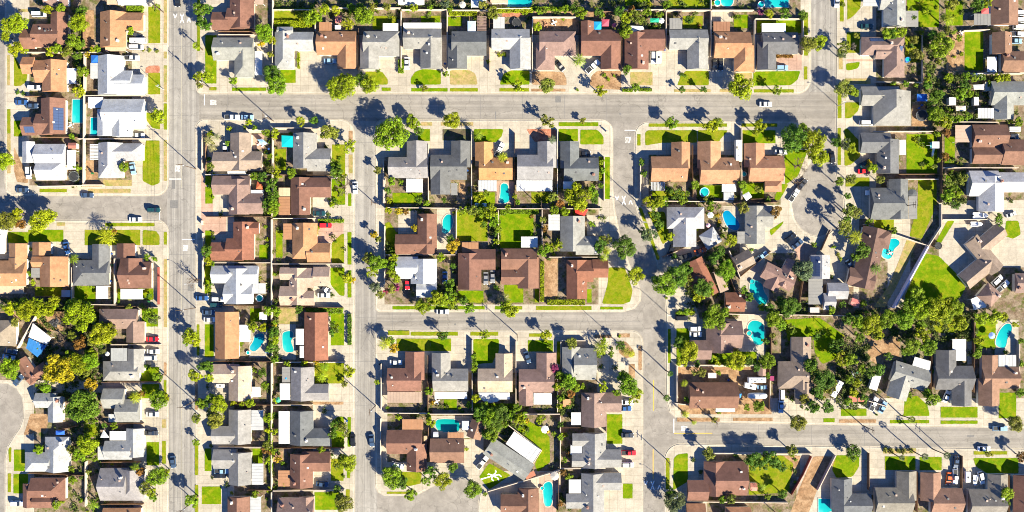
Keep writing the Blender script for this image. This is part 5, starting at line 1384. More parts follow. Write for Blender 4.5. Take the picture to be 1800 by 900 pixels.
# ---------------------------------------------------------------- trees, palms, shrubs: x y r code [height of crown centre, m]
PLANTS = """
15 45 12 g;32 42 16 g;10 63 9 g;28 87 12 g;83 17 9 g;107 15 8 v;138 41 15 g;130 73 13 v;143 20 9 b;100 84 9 v;87 91 9 g;120 88 8 o;135 98 9 b;147 125 10 v;140 160 11 g;154 96 5 y;172 86 7 v;163 87 6 g;274 13 7 v;230 55 7 v;355 40 10 b;352 15 11 b;345 80 8 gp 6;350 134 8 g;278 204 13 g;6 282 14 g;218 293 9 v;136 294 6 v;118 90 7 v;112 96 5 o;45 88 5 g;224 70 4 vs;262 88 4 os;275 90 4 os;252 88 3 os;30 162 4 bs;40 164 4 bs
362 15 10 b;362 45 11 b;465 57 16 v;476 70 9 g;546 33 13 v;553 24 8 g;570 17 9 g;560 30 8 v;590 18 9 g;612 41 10 g;640 27 17 v;618 15 8 v;478 128 14 b;486 148 17 v;602 151 26 g 4.6;650 150 15 g;636 140 12 b;410 142 7 v;365 134 9 g;460 77 6 y;634 12 8 b;655 12 8 o;680 12 7 o;524 105 4 vs;476 95 6 o;665 125 4 vs;345 137 6 g;350 148 7 o
746 155 6 o;783 130 6 v;910 152 12 gl;962 151 14 o;1018 105 14 vq 6;1055 160 11 g;1023 22 10 v;1054 22 9 b;944 48 8 g;878 96 4.5 gs;886 95 4.5 gs;1062 132 4 vs;1069 139 4 vs;1080 133 3 vs;850 8 9 o;727 14 8 g;757 13 5 v;866 22 10 o;948 20 6 v;956 20 5 o;1010 15 9 b;858 108 4 vs;782 8 9 a;995 15 7 v;1015 158 3 vs
1088 20 9 b;1100 31 10 g;1120 30 12 o;1136 22 8 v;1099 54 12 v;1117 154 8 v;1199 157 6 b 3.2;1236 157 6 b 3.2;1198 131 4 bs;1205 134 3 vs;1303 153 20 g 5;1367 159 9 v;1380 24 12 b;1410 27 9 b;1352 24 8 g;1337 20 6 m;1420 78 14 o;1440 74 12 g;1173 8 8 v;1110 15 6 r;1150 48 6 vs;1160 26 6 v;1360 40 4 vs;1102 122 8 b;1230 45 4 r;1212 34 8 b
1482 82 11 o;1480 95 8 a;1483 155 14 o;1500 162 9 g;1558 58 10 v;1582 56 11 g;1568 60 9 b;1655 80 21 v 5;1612 96 10 o;1607 70 7 o;1635 118 10 o;1668 32 14 gq 6;1672 8 13 o;1735 5 9 g;1718 9 12 b;1668 137 8 g;1698 135 7 v;1712 137 7 v;1725 136 7 b;1755 137 9 g;1770 136 7 g;1695 150 10 b;1690 166 11 v;1650 166 9 b;1645 200 14 v;1660 216 12 g;1500 82 6 n;1506 62 6 o;1570 148 5 v;1592 147 6 v;1610 149 5 v;1668 208 8 v;1685 209 8 v;1700 206 7 v;1705 165 7 v;1630 150 8 b;1640 175 10 b;1740 148 6 v;1600 80 6 b;1483 8 4 os;1640 60 10 b;1605 30 6 b
1486 254 11 al;1497 260 8 g;1535 295 10 g;1528 287 6 y;1497 316 9 o;1547 316 7 o;1664 233 8 r;1662 275 7 r;1668 321 8 o;1690 316 10 o;1665 346 12 v;1683 341 9 g;1675 330 8 v;1790 214 8 v;1647 237 5 g;1776 213 5 v;1475 318 8 v 5;1503 374 11 o 6;1490 345 6 b;1470 250 9 b;1760 298 4 v;1680 360 8 b
1181 216 11 v;1250 222 12 g;1262 216 9 g;1336 220 12 g;1330 232 8 g;1395 245 22 b 5.5;1428 250 21 g 5.5;1412 232 14 v;1440 275 16 g 5;1405 290 12 nn;1403 320 13 nn;1190 341 12 b;1200 352 8 v;1222 325 7 v;1305 326 8 v;1140 354 9 g;1158 354 9 g;1168 350 7 v;1333 332 7 o;1248 357 6 v;1240 350 5 o;1350 351 5 b;1175 333 6 b;1208 340 5 v;1318 320 5 g;1128 285 6 b;1132 305 6 b
725 214 11 g;795 212 14 g;840 236 11 vq;883 275 11 gq;962 213 12 o;970 245 9 aq 4;1024 213 6 o;1015 346 22 g 4.5;1042 337 10 v;1056 327 5 v;842 348 9 g;856 340 6 v;905 345 5 g;972 346 8 o;688 237 27 v 6;735 230 8 b;1032 330 6 o;910 355 5 v;1058 300 6 v;1058 285 5 v;780 351 5 b;735 351 7 b;748 358 5 v;1045 350 8 b;985 358 7 r
366 246 11 wq 4;372 259 9 wq 4;380 240 8 wq 4;403 226 5 g;437 215 6 g;448 224 5 v;467 233 7 v;485 233 7 g;528 213 9 g;577 233 13 o;615 257 12 g;586 232 9 o;592 300 12 b;600 312 10 o;588 288 8 v;603 328 13 nn;448 310 9 v;462 312 9 b;487 307 9 g;476 298 7 o;478 325 12 b;482 345 10 b;482 357 9 v;512 304 8 v;474 293 5 y;664 300 7 o;688 318 8 v;704 320 5 v;684 352 6 g;682 335 6 b;400 252 5 v;475 275 5 v;476 250 4 v;369 292 7 o;552 212 7 b;430 224 4 v;370 235 6 g;511 235 4 v
14 388 16 o;30 375 12 g;36 395 9 r;72 386 19 g;88 380 12 g;62 404 9 g;185 415 20 gq 5.5;200 408 6 r;128 455 11 vq 5;20 540 13 g;42 538 13 g;62 536 12 g;80 541 12 g;95 528 9 g;96 538 8 g;125 538 12 v;143 537 11 v;155 537 8 v;258 452 6 v;272 455 5 v;53 481 5 v;57 497 5 g;340 492 11 nn 4;140 503 5 v;160 503 5 v;208 531 4 vs;55 438 4 vs;262 520 5 b;227 540 6 o;250 538 5 o
480 371 9 v;468 358 8 b;657 413 7 y;664 420 6 o;648 452 12 o;660 462 14 v;654 475 11 g;672 462 9 v;692 452 9 g;690 466 9 v;687 480 8 g;696 490 7 g;611 488 9 g;620 493 6 y;660 503 9 a;668 518 7 o;688 508 8 o;696 505 7 m;680 512 6 m;683 370 7 g;700 371 7 y;714 372 6 r;558 400 4 vs;366 460 8 g;372 465 6 v;363 440 10 b;482 482 4 v;366 505 6 v;372 498 5 b;728 400 6 y;482 540 6 v;470 432 4 v;456 490 5 o
813 371 10 v;830 371 10 o;846 372 9 v;864 372 12 g;868 388 11 v;875 402 7 v;872 425 6 g;796 433 11 y;804 424 5 r;955 386 7 o;958 402 6 r;974 370 8 v;993 372 8 g;980 430 10 g;956 442 11 v;964 436 7 g;885 526 14 wq 3.5;765 525 13 g;778 528 11 g;792 515 12 v;797 530 9 g;790 498 8 b;740 537 10 g;752 540 7 v;815 527 8 b;797 468 5 b;776 452 7 g;1055 432 11 b;1066 440 10 gq 5;1062 452 9 gq 5;1098 435 20 b 4.5;860 360 5 v;1068 420 9 o;790 420 8 b;828 538 6 v;850 395 6 b;892 365 5 v;935 380 4 r
1140 414 14 al;1130 408 8 al;1117 484 14 g;1170 500 20 v 5;1192 485 17 b;1205 472 12 b;1208 492 11 o;1236 506 16 b;1228 518 12 g;1246 512 9 g;1276 474 17 v 5;1258 452 13 b;1266 440 9 b;1285 423 11 g;1305 367 10 o;1150 362 9 g;1162 358 8 g;1178 415 8 g;1160 394 9 b;1152 378 8 b;1413 475 16 a 4.5;1385 536 15 b;1370 530 9 b;1400 540 9 b;1340 540 7 v;1318 523 9 b;1308 510 7 v;1364 372 10 r;1320 440 5 v;1265 390 4 y;1250 366 7 v;1352 540 9 b;1186 450 6 b;1225 402 4 g;1195 382 4 v;1262 378 5 y;1275 402 5 b
1504 417 15 gq 8;1485 400 12 o 7;1493 370 12 o 6.5;1490 385 8 b;1540 472 12 bq 5;1572 406 7 v;1755 388 9 v;1757 380 6 b;1600 537 15 v 4.5;1618 542 16 g;1668 534 13 g;1680 540 14 g;1612 515 12 v;1525 392 5 v;1560 400 5 b;1530 388 5 v;1515 440 12 b;1505 452 9 b;1462 545 7 v
1490 562 11 b;1508 566 12 v;1532 570 16 g;1528 556 9 v;1560 562 15 v;1510 590 11 v;1545 588 11 g;1590 563 15 v;1644 545 21 g 5;1618 572 9 v;1684 556 8 g;1664 555 14 g;1688 570 12 g;1622 588 13 g;1632 610 14 v;1604 608 14 v;1592 616 9 v;1495 632 12 v;1470 610 14 b 3;1480 632 12 g;1515 648 8 v;1448 668 19 b 4.5;1460 680 12 o;1500 690 8 g;1505 672 8 g;1492 705 8 v;1543 650 12 b;1530 655 9 b;1562 626 9 b;1725 560 12 g;1748 557 12 g;1764 557 8 g;1720 598 9 g;1718 623 7 v;1722 612 6 v;1796 640 6 v;1640 702 12 v;1628 690 8 v;1794 690 8 v;1600 694 6 v;1520 700 8 b;1455 715 10 b;1492 668 8 v;1785 570 6 g;1794 600 6 v
1500 796 13 b 3;1403 742 15 o;1785 745 14 o;1626 803 7 ap 9;1665 801 7 ap 10;1586 805 6 ap 8;1603 738 7 op 8;1205 728 8 gq 3.5;1220 743 6 gq 3;1256 738 6 o;1264 725 4 vs;1247 797 11 o;1391 792 10 o;1326 810 15 b;1340 818 10 b;1352 806 12 b;1362 815 9 b;1340 856 9 vq 4;1184 880 18 a 4.5;1178 868 9 v;1770 868 11 g;1738 798 6 o;1797 802 9 r;1768 880 8 v;1372 820 9 b;1285 876 10 o;1270 878 7 v;1567 793 5 os;1558 791 5 os;1590 794 5 os;1602 793 5 os;1580 793 4 os;1375 868 8 b;1350 873 6 v
1258 557 22 v 4.5;1210 617 17 g 4.5;1200 635 11 g;1293 635 17 g;1350 635 14 v;1358 560 14 v;1372 571 10 v;1385 545 12 b;1203 674 7 gq 3.5;1208 702 6 v;1334 712 10 v;1313 716 6 v;1104 678 17 v 6;1096 662 10 v 5;1114 697 11 g 6;1122 690 8 g 5;1090 606 9 b;1100 618 10 oq 3;1110 622 8 gq 3;1196 548 6 v;1207 547 7 v;1216 547 6 g;1428 716 13 b;1412 700 9 o;1232 655 8 o;1221 655 6 o;1262 655 5 v;1345 600 6 b;1178 657 6 bp 8;1172 700 7 bp 11;1250 630 6 v;1265 628 6 v;1330 645 8 b;1358 590 6 o;1195 600 12 b;1225 640 6 b;1280 640 7 v;1316 635 8 b;1350 660 5 v;1437 690 10 b;1425 640 12 b;1432 655 10 o
743 543 9 g;750 539 5 r;825 543 8 v;897 545 13 g;886 540 9 v;778 590 9 b;852 589 9 gl;960 590 9 g;1005 603 9 o;1057 610 16 gq 4;753 688 8 v;975 648 7 m;1000 672 13 v;985 660 8 v;980 680 8 g;1012 682 8 v;985 700 8 v;984 714 6 g;1060 680 10 g;852 716 9 v;866 722 9 v;880 720 9 v;836 700 7 g;910 716 8 v;966 608 6 v;832 626 5 v;834 638 5 v;834 648 6 v;1025 680 6 v;1003 692 7 r;1060 600 6 v;1084 690 7 v;760 708 4 y
845 728 13 b;862 732 14 v;880 728 14 b;866 746 14 b;884 742 11 v;866 762 13 v;855 762 9 b;912 738 10 g;900 730 9 v;950 737 8 g;974 763 5 v;690 838 19 v 4;706 848 11 b;778 845 14 g;758 830 13 b;748 846 9 v;722 868 11 v;832 860 14 v;756 742 9 g;796 822 8 b;752 732 6 v;920 730 7 v;985 768 6 v;990 830 6 r;986 885 5 r;800 818 5 v;926 740 6 y;970 822 4 a;853 869 4 vs;993 808 5 v;1000 798 5 r;1022 822 4 v;820 790 4 g;1000 838 6 v
380 739 15 o;370 726 9 o;470 735 8 g;464 790 7 r;470 782 8 o;474 795 5 r;612 814 15 g;600 806 8 v;603 884 15 o;597 876 10 v;600 750 12 ol;608 762 8 ol;565 790 6 g;470 810 6 g;590 748 9 b;585 764 8 b;448 868 7 v;472 756 6 g;580 800 6 b;488 808 6 y;497 850 5 g;592 860 7 b
565 662 12 gq 3.5;570 645 10 vq 4;613 653 10 g;584 585 6 b;584 570 6 b;470 546 9 v;445 575 9 g;462 576 7 g;481 573 6 y;478 568 5 r;482 598 9 g;481 585 9 b;475 610 9 b;486 612 6 b;482 632 8 v;505 640 6 v;535 639 6 g;440 707 8 g;384 710 14 g;372 700 9 v;410 707 6 g;425 711 5 g;366 644 10 b;367 664 8 g;424 605 4 v;676 604 14 gq 5;693 612 9 y;686 600 8 v;485 548 8 v;663 672 5 g;465 677 7 v;447 650 5 v;461 656 8 b;447 575 5 v;556 636 5 y;525 544 7 b;360 708 8 b;580 552 4 v;484 704 5 g
140 554 25 g 6;125 545 12 g;180 585 22 g 5.5;165 600 12 o;192 578 11 o;158 635 15 v;138 640 16 g;120 628 12 v;148 652 13 o;105 648 25 y 5;90 650 12 y;115 640 13 y;161 676 13 y;146 712 27 b 6;128 722 14 b;166 718 13 b;138 604 10 r;144 594 6 r;128 590 8 o;80 680 10 v;16 648 16 v;24 640 10 g;45 546 16 g;72 548 12 g;85 545 11 g;335 592 12 g 6;344 602 10 g;330 600 8 v;342 660 11 g 5.5;278 662 10 v;278 703 15 v;290 700 8 g;236 698 13 gq 5;248 692 7 r;262 555 12 v;270 560 10 a;26 566 8 o;355 643 9 b;352 710 9 v;160 625 12 g;186 668 4 v;98 565 8 n;108 600 10 on;115 575 9 nn;258 645 6 b;280 690 8 b
153 782 17 g 5;140 800 12 v;160 800 11 v;134 722 11 b;277 838 16 v;290 830 8 g;236 824 11 vq 4;246 830 8 r;256 857 12 ol;265 866 8 g;338 880 12 v 5.5;68 791 9 v;162 888 12 vq 4.5;100 888 8 v;126 825 6 v;200 748 7 v;166 740 5 v;345 735 9 o;345 778 6 v 3;128 844 7 v;130 805 5 o;155 830 5 o;108 882 6 g;270 875 7 v;125 790 7 o;184 748 5 b;148 745 4 o
"""
for it in PLANTS.replace('\n', ';').split(';'):
    f = it.split()
    if f: plant(float(f[0]), float(f[1]), float(f[2]), f[3], float(f[4]) if len(f) > 4 else None)
for h in ((222, 10, 250, 20, 1.6, 'v'), (523, 92, 526, 120, 1.0, 'g'), (700, 104, 709, 128, 1.2, 'v'), (875, 13, 936, 21, 1.5, 'g'), (790, 20, 838, 27, 1.0, 'g'), (1094, 156, 1112, 161, .8, 'v'), (1124, 155, 1146, 160, .8, 'v'), (937, 12, 1003, 18, 1.4, 'v'), (1053, 276, 1061, 316, 1.2, 'g'), (559, 385, 604, 391, 1.0, 'v'), (880, 368, 946, 376, 1.6, 'v'),
          (950, 460, 956, 530, 1.3, 'g'), (962, 527, 1028, 536, 1.1, 'g'), (830, 622, 837, 655, 1.8, 'v'), (537, 541, 602, 551, 1.5, 'v'), (611, 552, 617, 606, 1.2, 'b'), (482, 14, 552, 19, 1.0, 'v'), (482, 36, 548, 47, 1.2, 'g'), (556, 397, 559, 412, 1.0, 'g'), (1366, 97, 1394, 101, .8, 'r'), (1188, 549, 1220, 553, 1.0, 'g'), (484, 116, 487, 121, .8, 'g'), (472, 726, 478, 830, 1.6, 'v'), (1540, 728, 1542, 730, .8, 'v')):
    hedge(*h)
# denser planting along the back fences and in the leafy corners
rng = random.Random(5)
ZONES = ((462, 235, 497, 900, 60), (482, 3, 1410, 34, 62), (126, 4, 152, 330, 26), (1598, 4, 1700, 300, 44), (1150, 345, 1300, 560, 34), (1192, 545, 1360, 640, 16), (676, 352, 1062, 378, 26), (676, 712, 990, 734, 22), (984, 640, 1012, 900, 22), (362, 235, 410, 900, 26), (130, 540, 200, 900, 26), (0, 528, 130, 700, 16), (1360, 540, 1520, 720, 16), (1600, 590, 1790, 700, 8), (1050, 590, 1090, 650, 8), (676, 368, 690, 450, 6), (1655, 130, 1790, 360, 22), (790, 440, 806, 540, 8), (870, 370, 880, 520, 7), (940, 380, 975, 460, 10), (1040, 380, 1085, 460, 8), (1380, 430, 1520, 540, 14), (1215, 800, 1400, 885, 10), (565, 230, 608, 900, 30))
for x0, y0, x1, y1, n in ZONES:
    k = 0; n = round(n * .55)
    for _ in range(n * 12):
        if k >= n: break
        x, y = rng.uniform(x0, x1), rng.uniform(y0, y1)
        big = rng.random() < .22; r = rng.uniform(4.8, 6.4) if big else rng.uniform(2.8, 4.6)
        if not free_spot(x, y, r): continue
        k += 1; plant(x, y, r, rng.choice('ggvvvbo') + ('t' if big else 's'))
undergrowth_build([(*z[:4], min(.45, 2.2 * z[4] / ((z[2] - z[0]) * (z[3] - z[1])) * 12)) for z in ZONES] + [(1500, 545, 1720, 600, .6), (1470, 600, 1530, 720, .7), (150, 540, 180, 680, .5), (60, 540, 160, 720, .35), (600, 10, 660, 40, .5), (1625, 130, 1745, 215, .45), (470, 300, 486, 380, .8), (1090, 10, 1165, 60, .3), (1360, 530, 1420, 560, .8), (1160, 345, 1260, 358, .6), (830, 712, 930, 765, .6), (127, 0, 150, 170, .35),
  (1600, 55, 1665, 130, .3), (980, 650, 1010, 730, .5), (480, 540, 490, 640, .8), (1658, 300, 1700, 360, .5), (0, 525, 160, 548, .6), (1200, 440, 1290, 540, .25), (750, 500, 805, 545, .5), (120, 720, 180, 900, .2), (1375, 600, 1440, 720, .15), (860, 365, 880, 440, .5), (480, 1, 950, 16, .3), (955, 1, 1250, 16, .25)])

# ---------------------------------------------------------------- poles, lamps, lines
AV = (1, 0)
for x, y, h in ((345, 297, 15), (344, 541, 15), (343, 705, 13), (342, 880, 13)): utility_pole(x, y, h, AV)
for x, y, h in ((370, 155, 13), (481, 213, 13), (660, 358, 9), (660, 713, 13), (909, 588, 11), (1170, 806, 9), (1128, 362, 11), (950, 362, 9), (1588, 362, 9), (1478, 602, 10), (1360, 898, 10), (1250, 735, 9), (1515, 747, 10), (1660, 793, 9), (288, 22, 8)): utility_pole(x, y, h, (0, 1))
for x, y, h, a in ((1184, 862, 9, 180), (1131, 392, 9, 180), (1173, 551, 9, 180), (1473, 186, 8, 180), (348, 498, 8, 180), (1066, 582, 8, 90), (289, 158, 8, 0)): street_lamp(x, y, h, a)
AVP = [(345, 297, 14.5), (344, 541, 14.5), (343, 705, 12.5), (342, 880, 12.5)]
for (a, b) in zip(AVP, AVP[1:] + [(342, 1050, 12.5)]):
    for off in (-1.2, .0, 1.2): power_line(*a, *b, off, 'thin dark overhead wire along the avenue')

# ---------------------------------------------------------------- garden things
WH = (.75, .75, .73)
for k, x, y, r, c, look in (
 ('trampoline', 908, 40, 8, (.05, .05, .06), 'round black trampoline'), ('trampoline', 1620, 203, 10, (.12, .13, .15), 'big round grey trampoline'), ('trampoline', 130, 310, 9, (.1, .12, .12), 'round dark trampoline with pale rim'), ('trampoline', 1649, 432, 6.5, (.02, .02, .02), 'small black trampoline'),
 ('umbrella', 1604, 341, 9, (.08, .085, .09), 'large charcoal patio umbrella'), ('umbrella', 1249, 378, 5.5, WH, 'round white patio umbrella'), ('umbrella', 1245, 396, 4, (.65, .4, .45), 'pink patio umbrella'), ('umbrella', 1744, 590, 6, (.25, .35, .7), 'blue and white patio umbrella'),
 ('umbrella', 958, 755, 7, WH, 'white patio umbrella by round terrace'), ('umbrella', 975, 837, 8, (.4, .37, .33), 'taupe patio umbrella'), ('umbrella', 813, 8, 6, (.6, .55, .45), 'beige patio umbrella'), ('umbrella', 188, 622, 4, WH, 'small white patio umbrella'), ('umbrella', 1163, 36, 5, WH, 'round white garden umbrella'), ('umbrella', 963, 759, 3, (.6, .28, .02), 'small orange parasol'),
 ('umbrella', 503, 665, 5, (.02, .25, .6), 'bright blue patio umbrella'), ('umbrella', 489, 703, 5, (.05, .35, .2), 'green patio umbrella'), ('umbrella', 1080, 44, 4, (.6, .1, .15), 'red garden parasol'),
 ('spa', 1261, 5, 6, WH, 'round white hot tub beside pool'), ('spa', 1338, 8, 6, WH, 'round pale hot tub beside pool'), ('spa', 456, 524, 6.5, WH, 'round white hot tub'), ('spa', 1317, 586, 5, (.55, .4, .33), 'round tiled hot tub beside pool'), ('spa', 953, 858, 3.5, (.6, .55, .5), 'round spa beside the long pool'), ('spa', 1308, 306, 4.5, (.5, .55, .55), 'round grey hot tub in side yard'),
 ('round_pool', 1238, 338, 8.5, (.3, .5, .6), 'round blue above-ground pool'), ('round_pool', 1595, 105, 4.5, (.05, .2, .6), 'small blue paddling pool'), ('spa', 436, 620, 3.5, WH, 'small spa beside the kidney pool'), ('spa', 1322, 495, 4, (.1, .3, .35), 'teal spa beside the lagoon pool'),
 ('table', 458, 252, 6, WH, 'white garden table'), ('table', 974, 40, 5, WH, 'white garden table'), ('table', 1565, 445, 5, (.6, .5, .45), 'pale garden table'), ('table', 1050, 330, 5, (.2, .16, .12), 'brown garden table'), ('table', 768, 706, 5, WH, 'white garden table'), ('table', 1000, 708, 4, (.3, .16, .1), 'brown garden table'), ('table', 1500, 658, 5, (.3, .3, .35), 'grey garden table'), ('table', 1690, 58, 4, WH, 'white garden table'), ('table', 1365, 555 + 10, 4, (.6, .55, .5), 'pale garden table'), ('table', 540 - 70, 618, 4, (.3, .45, .6), 'blue garden table'), ('table', 100, 115 - 8, 3, (.3, .3, .3), 'grey garden table'), ('table', 125, 220, 5, (.7, .68, .6), 'cream garden table'), ('table', 1390, 555, 4, (.4, .3, .2), 'brown garden table'), ('table', 1740, 205, 4, (.2, .3, .5), 'blue garden table'), ('table', 960, 44, 4, (.4, .2, .12), 'brown garden table'), ('table', 1025, 300 + 30, 4, (.3, .3, .3), 'grey garden table')):
    round_thing(k, x, y, r, c, look)
for x, y, w, d, c, rot, look, fl in (
 (127, 256, 14, 10, (.3, .12, .09), 0, 'small red roofed garden shed', 0), (1340, 653, 15, 13, (.25, .16, .13), 90, 'small brown roofed garden shed', 0), (1252, 660, 14, 9, (.7, .55, .5), 0, 'low pinkish garden shed', 1), (1538, 672, 14, 26, (.72, .72, .7), 18, 'long white flat roofed shed', 1), (1325, 856, 12, 14, (.45, .18, .13), 0, 'small red and white shed', 0),
 (1718, 134, 17, 11, (.76, .75, .72), 0, 'white flat roofed shed', 1), (116, 516, 15, 12, (.33, .34, .36), 0, 'grey metal garden shed', 1), (766, 764, 9, 9, (.6, .6, .63), 0, 'small white garden shed', 0), (748, 771, 6, 9, (.45, .3, .18), 0, 'narrow tan side shed', 1), (932, 835, 18, 9, (.33, .13, .08), -25, 'low red brown shed', 1), (996, 708, 13, 13, (.5, .24, .12), 0, 'orange brown garden shed', 1),
 (1499, 701, 14, 10, (.42, .14, .1), 0, 'low red topped bin shed', 1), (1515, 701, 14, 10, (.42, .14, .1), 0, 'low red topped bin shed', 1), (595, 34, 11, 13, (.36, .13, .12), 0, 'small red roofed barbecue hut', 0), (594, 48, 10, 7, WH, 0, 'small white garden hut', 1), (1674, 178, 12, 14, (.55, .54, .5), 0, 'pale flat roofed shed', 1), (1736, 152, 9, 16, (.4, .36, .28), 0, 'lean-to taupe shed', 1), (150, 600 - 65, 6, 6, (.3, .3, .3), 0, 'tiny grey tool shed', 1), (1716, 168 + 10, 8, 14, (.6, .6, .6), 0, 'narrow grey shed', 1), (1395, 700 - 60, 6, 10, (.35, .2, .12), 0, 'brown tool shed', 0), (1357, 665, 7, 8, (.25, .03, .1), 0, 'dark purple topped bin shed', 1), (845, 540 - 180, 20, 6, (.45, .62, .7), 0, 'low pale blue roofed shed', 1), (1068, 50 + 180, 2, 2, (.3, .3, .3), 0, 'tiny grey meter hut', 1), (1432, 545, 16, 9, (.45, .42, .38), 0, 'grey lean-to shed', 1), (1503, 532, 15, 13, (.5, .17, .15), 20, 'faded red shed', 0)):
    shed(x, y, w, d, c, rot, look, bool(fl))
for pts, c, look in (
 ([(495, 238), (515, 239), (515, 259), (495, 258)], (.0, .40, .42), 'square turquoise shade sail'), ([(822, 37), (836, 37), (836, 55), (822, 55)], (.45, .6, .8), 'blue and white pop-up canopy'), ([(1044, 38), (1057, 38), (1057, 54), (1044, 54)], (.02, .3, .6), 'bright blue canopy'), ([(1058, 34), (1071, 34), (1070, 46), (1058, 46)], (.5, .08, .12), 'red canopy by patio'),
 ([(1143, 32), (1158, 32), (1158, 39), (1143, 39)], (.02, .4, .2), 'green garden canopy'), ([(456, 549), (469, 549), (469, 562), (456, 562)], WH, 'square white gazebo canopy'), ([(1305, 343), (1316, 337), (1322, 346), (1312, 353)], WH, 'white gazebo canopy'), ([(812, 740), (824, 740), (824, 756), (812, 756)], (.6, .64, .75), 'white poolside canopy'),
 ([(182, 756), (192, 769), (176, 769)], WH, 'white triangular shade sail'), ([(1106, 45), (1130, 46), (1134, 55), (1126, 58), (1112, 56)], WH, 'white rounded shade sail'), ([(1010, 368), (1034, 368), (1028, 379), (1012, 378)], (.6, .04, .03), 'red shade canopy'), ([(1680, 186), (1698, 186), (1697, 195), (1681, 195)], (.7, .6, .5), 'cream shade sail'), ([(1725, 14), (1738, 14), (1738, 24), (1725, 24)], (.6, .1, .1), 'red canopy beside pale roof'),
 ([(1711, 149), (1730, 148), (1730, 157), (1712, 157)], WH, 'white canopy in leafy yard'), ([(452, 319), (460, 321), (462, 333), (450, 332)], (.5, .12, .05), 'orange red shade sail'), ([(160, 97), (172, 97), (172, 110), (160, 110)], (.02, .12, .45), 'dark blue canopy'), ([(1612, 165), (1630, 165), (1630, 178), (1612, 178)], (.03, .15, .5), 'blue tarpaulin canopy'), ([(98, 757), (113, 757), (113, 764), (98, 764)], (.03, .12, .5), 'blue tarpaulin canopy'), ([(452, 245), (462, 245), (470, 252), (462, 256)], (.3, .5, .65), 'pale blue shade sail'), ([(1285, 692), (1304, 692), (1302, 699), (1288, 700)], (.05, .25, .6), 'blue trailer awning')):
    sail(pts, c, look)

BIN = {}
def bin_parts():
    if not BIN:
        bm = bmesh.new(); vs = box(bm, -.28, -.32, 0, .28, .32, .95)
        for v in vs[:4]: v.co.x *= .8; v.co.y *= .8
        BIN['body'] = mesh_of(bm, 'body', 'painted')
        bm = bmesh.new(); box(bm, -.31, -.36, .955, .31, .34, 1.03); BIN['lid'] = mesh_of(bm, 'lid', 'painted')
    return BIN
BINC = [((.02, .07, .25), 'blue'), ((.03, .03, .03), 'black'), ((.02, .12, .04), 'green'), ((.25, .25, .26), 'grey')]
for i, (x, y) in enumerate(((196, 446), (196, 455), (197, 466), (195, 494), (624, 67), (624, 76), (625, 85), (1302, 293), (470, 270), (473, 262), (158, 298), (163, 305), (782, 122 - 10), (705, 290), (748, 285), (822, 300), (823, 306), (900, 312), (843, 300), (1340, 115 - 40), (1455, 538), (1280, 668), (1294, 712), (560, 385 - 12), (610, 740), (668, 640), (1000, 480), (1620, 185), (1628, 188), (1635, 182), (1615, 190), (1497, 662), (1506, 655), (1510, 668), (780, 400 + 60), (936, 60), (1168, 88), (1700, 188), (262, 530), (24, 600))):
    p = P(x, y, .6); c, cn = BINC[(i * 5 + i // 3) % 4]
    r0 = empty('wheelie_bin', (p.x, p.y, KERB), i * .7)
    for nm, me in bin_parts().items():
        o = bpy.data.objects.new(nm, me); col.objects.link(o); o.parent = r0; o.color = (*c, 1)
    tag(r0, f'small {cn} wheelie bin', 'bin', x, y, 'wheelie bins beside the houses')
# play frame on the east lawn
pp = P(1643, 262, 2); t = empty('climbing_frame', (pp.x, pp.y, KERB))
bm = bmesh.new(); box(bm, -1.3, .2, 2.5, 1.3, 2.6, 2.62); link('canopy', bm, 'painted', t, (.7, .72, .72))
bm = bmesh.new(); box(bm, -1.3, .2, 1.1, 1.3, 2.6, 1.22); link('platform', bm, 'painted', t, (.1, .4, .4))
bm = bmesh.new(); tube(bm, [(-3.2, 1.3, 2.2), (-1.3, 1.3, 2.2)], .07, 6); link('swing_bar', bm, 'steel', t)
bm = bmesh.new(); tube(bm, [(0, .2, 1.15), (0, -1.4, .5), (0, -2.4, .2)], .4, 8); link('slide', bm, 'painted', t, (.6, .65, .65))
for sx in (-1.25, 1.25):
    for sy in (.25, 2.55):
        bm = bmesh.new(); tube(bm, [(sx, sy, 0), (sx, sy, 2.5)], .06, 6); link('leg', bm, 'steel', t)
tag(t, 'white and teal climbing frame with slide', 'climbing frame', 1643, 262)
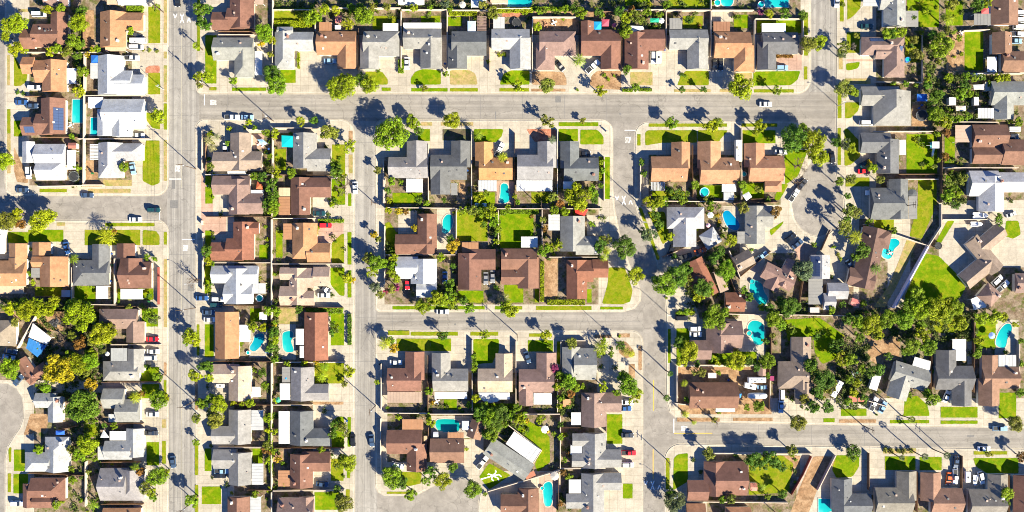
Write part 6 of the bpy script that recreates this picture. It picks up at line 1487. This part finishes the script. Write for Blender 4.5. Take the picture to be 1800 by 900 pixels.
# palm-shaped bed of white stones set in the front lawn of the angled house
def bed(pts, w):
    q = []
    bm = bmesh.new()
    for i in range(len(pts) - 1):
        a, b = P(*pts[i]), P(*pts[i + 1]); d = (b - a).normalized(); n = Vector((-d.y, d.x, 0)) * w
        bm.faces.new([bm.verts.new(v + Vector((0, 0, KERB + .05 + .002 * i))) for v in (a + n, a - n, b - n * .6, b + n * .6)])
    return bm
for k, pts in enumerate(([(846, 842), (857, 839), (866, 836)], [(866, 836), (872, 830), (871, 826)], [(866, 836), (877, 834), (882, 838)], [(866, 836), (864, 842), (868, 845)], [(866, 836), (860, 833), (857, 834)], [(866, 836), (875, 840), (877, 845)])):
    o = link('gravel_bed', bed(pts, .28), 'white_trim'); o.location.z += .001 * k; o['kind'] = 'structure'
# ---------------------------------------------------------------- labels, camera, light
settle_labels()
cam = bpy.data.cameras.new('camera'); co = bpy.data.objects.new('camera', cam); col.objects.link(co)
co.location = (0, 0, H); co.rotation_euler = (0, 0, 0)
cam.sensor_width = 36; cam.sensor_fit = 'HORIZONTAL'; cam.lens = 36 * H / (1800 * S)
cam.clip_end = 5000; cam.clip_start = 1
scene.camera = co
EL = 31.5; SD = Vector((0.746, -0.666, 0)).normalized() * math.cos(R(EL)) + Vector((0, 0, math.sin(R(EL))))
su = bpy.data.lights.new('sun', 'SUN'); so = bpy.data.objects.new('sun', su); col.objects.link(so)
su.energy = 5.0; su.angle = R(0.5); su.color = (1.0, .91, .70)
so.rotation_euler = SD.to_track_quat('Z', 'Y').to_euler(); so.location = (100, -90, 120)
w = bpy.data.worlds.new('World'); scene.world = w; w.use_nodes = True
nt = w.node_tree; sky = nt.nodes.new('ShaderNodeTexSky'); sky.sky_type = 'NISHITA'; sky.sun_disc = False
sky.sun_elevation = R(EL); sky.sun_rotation = R(131.8); sky.air_density = 0.5; sky.dust_density = 0.0; sky.ozone_density = 10.0
bg = nt.nodes['Background']; bg.inputs['Strength'].default_value = 0.1
nt.links.new(sky.outputs[0], bg.inputs['Color'])
vs = scene.view_settings; vs.view_transform = 'Standard'; vs.look = 'None'; vs.exposure = 1.7; vs.gamma = 1.0; vs.use_curve_mapping = False
scene.cycles.max_bounces = 5; scene.cycles.diffuse_bounces = 2; scene.cycles.use_denoising = True; scene.cycles.filter_width = 1.0
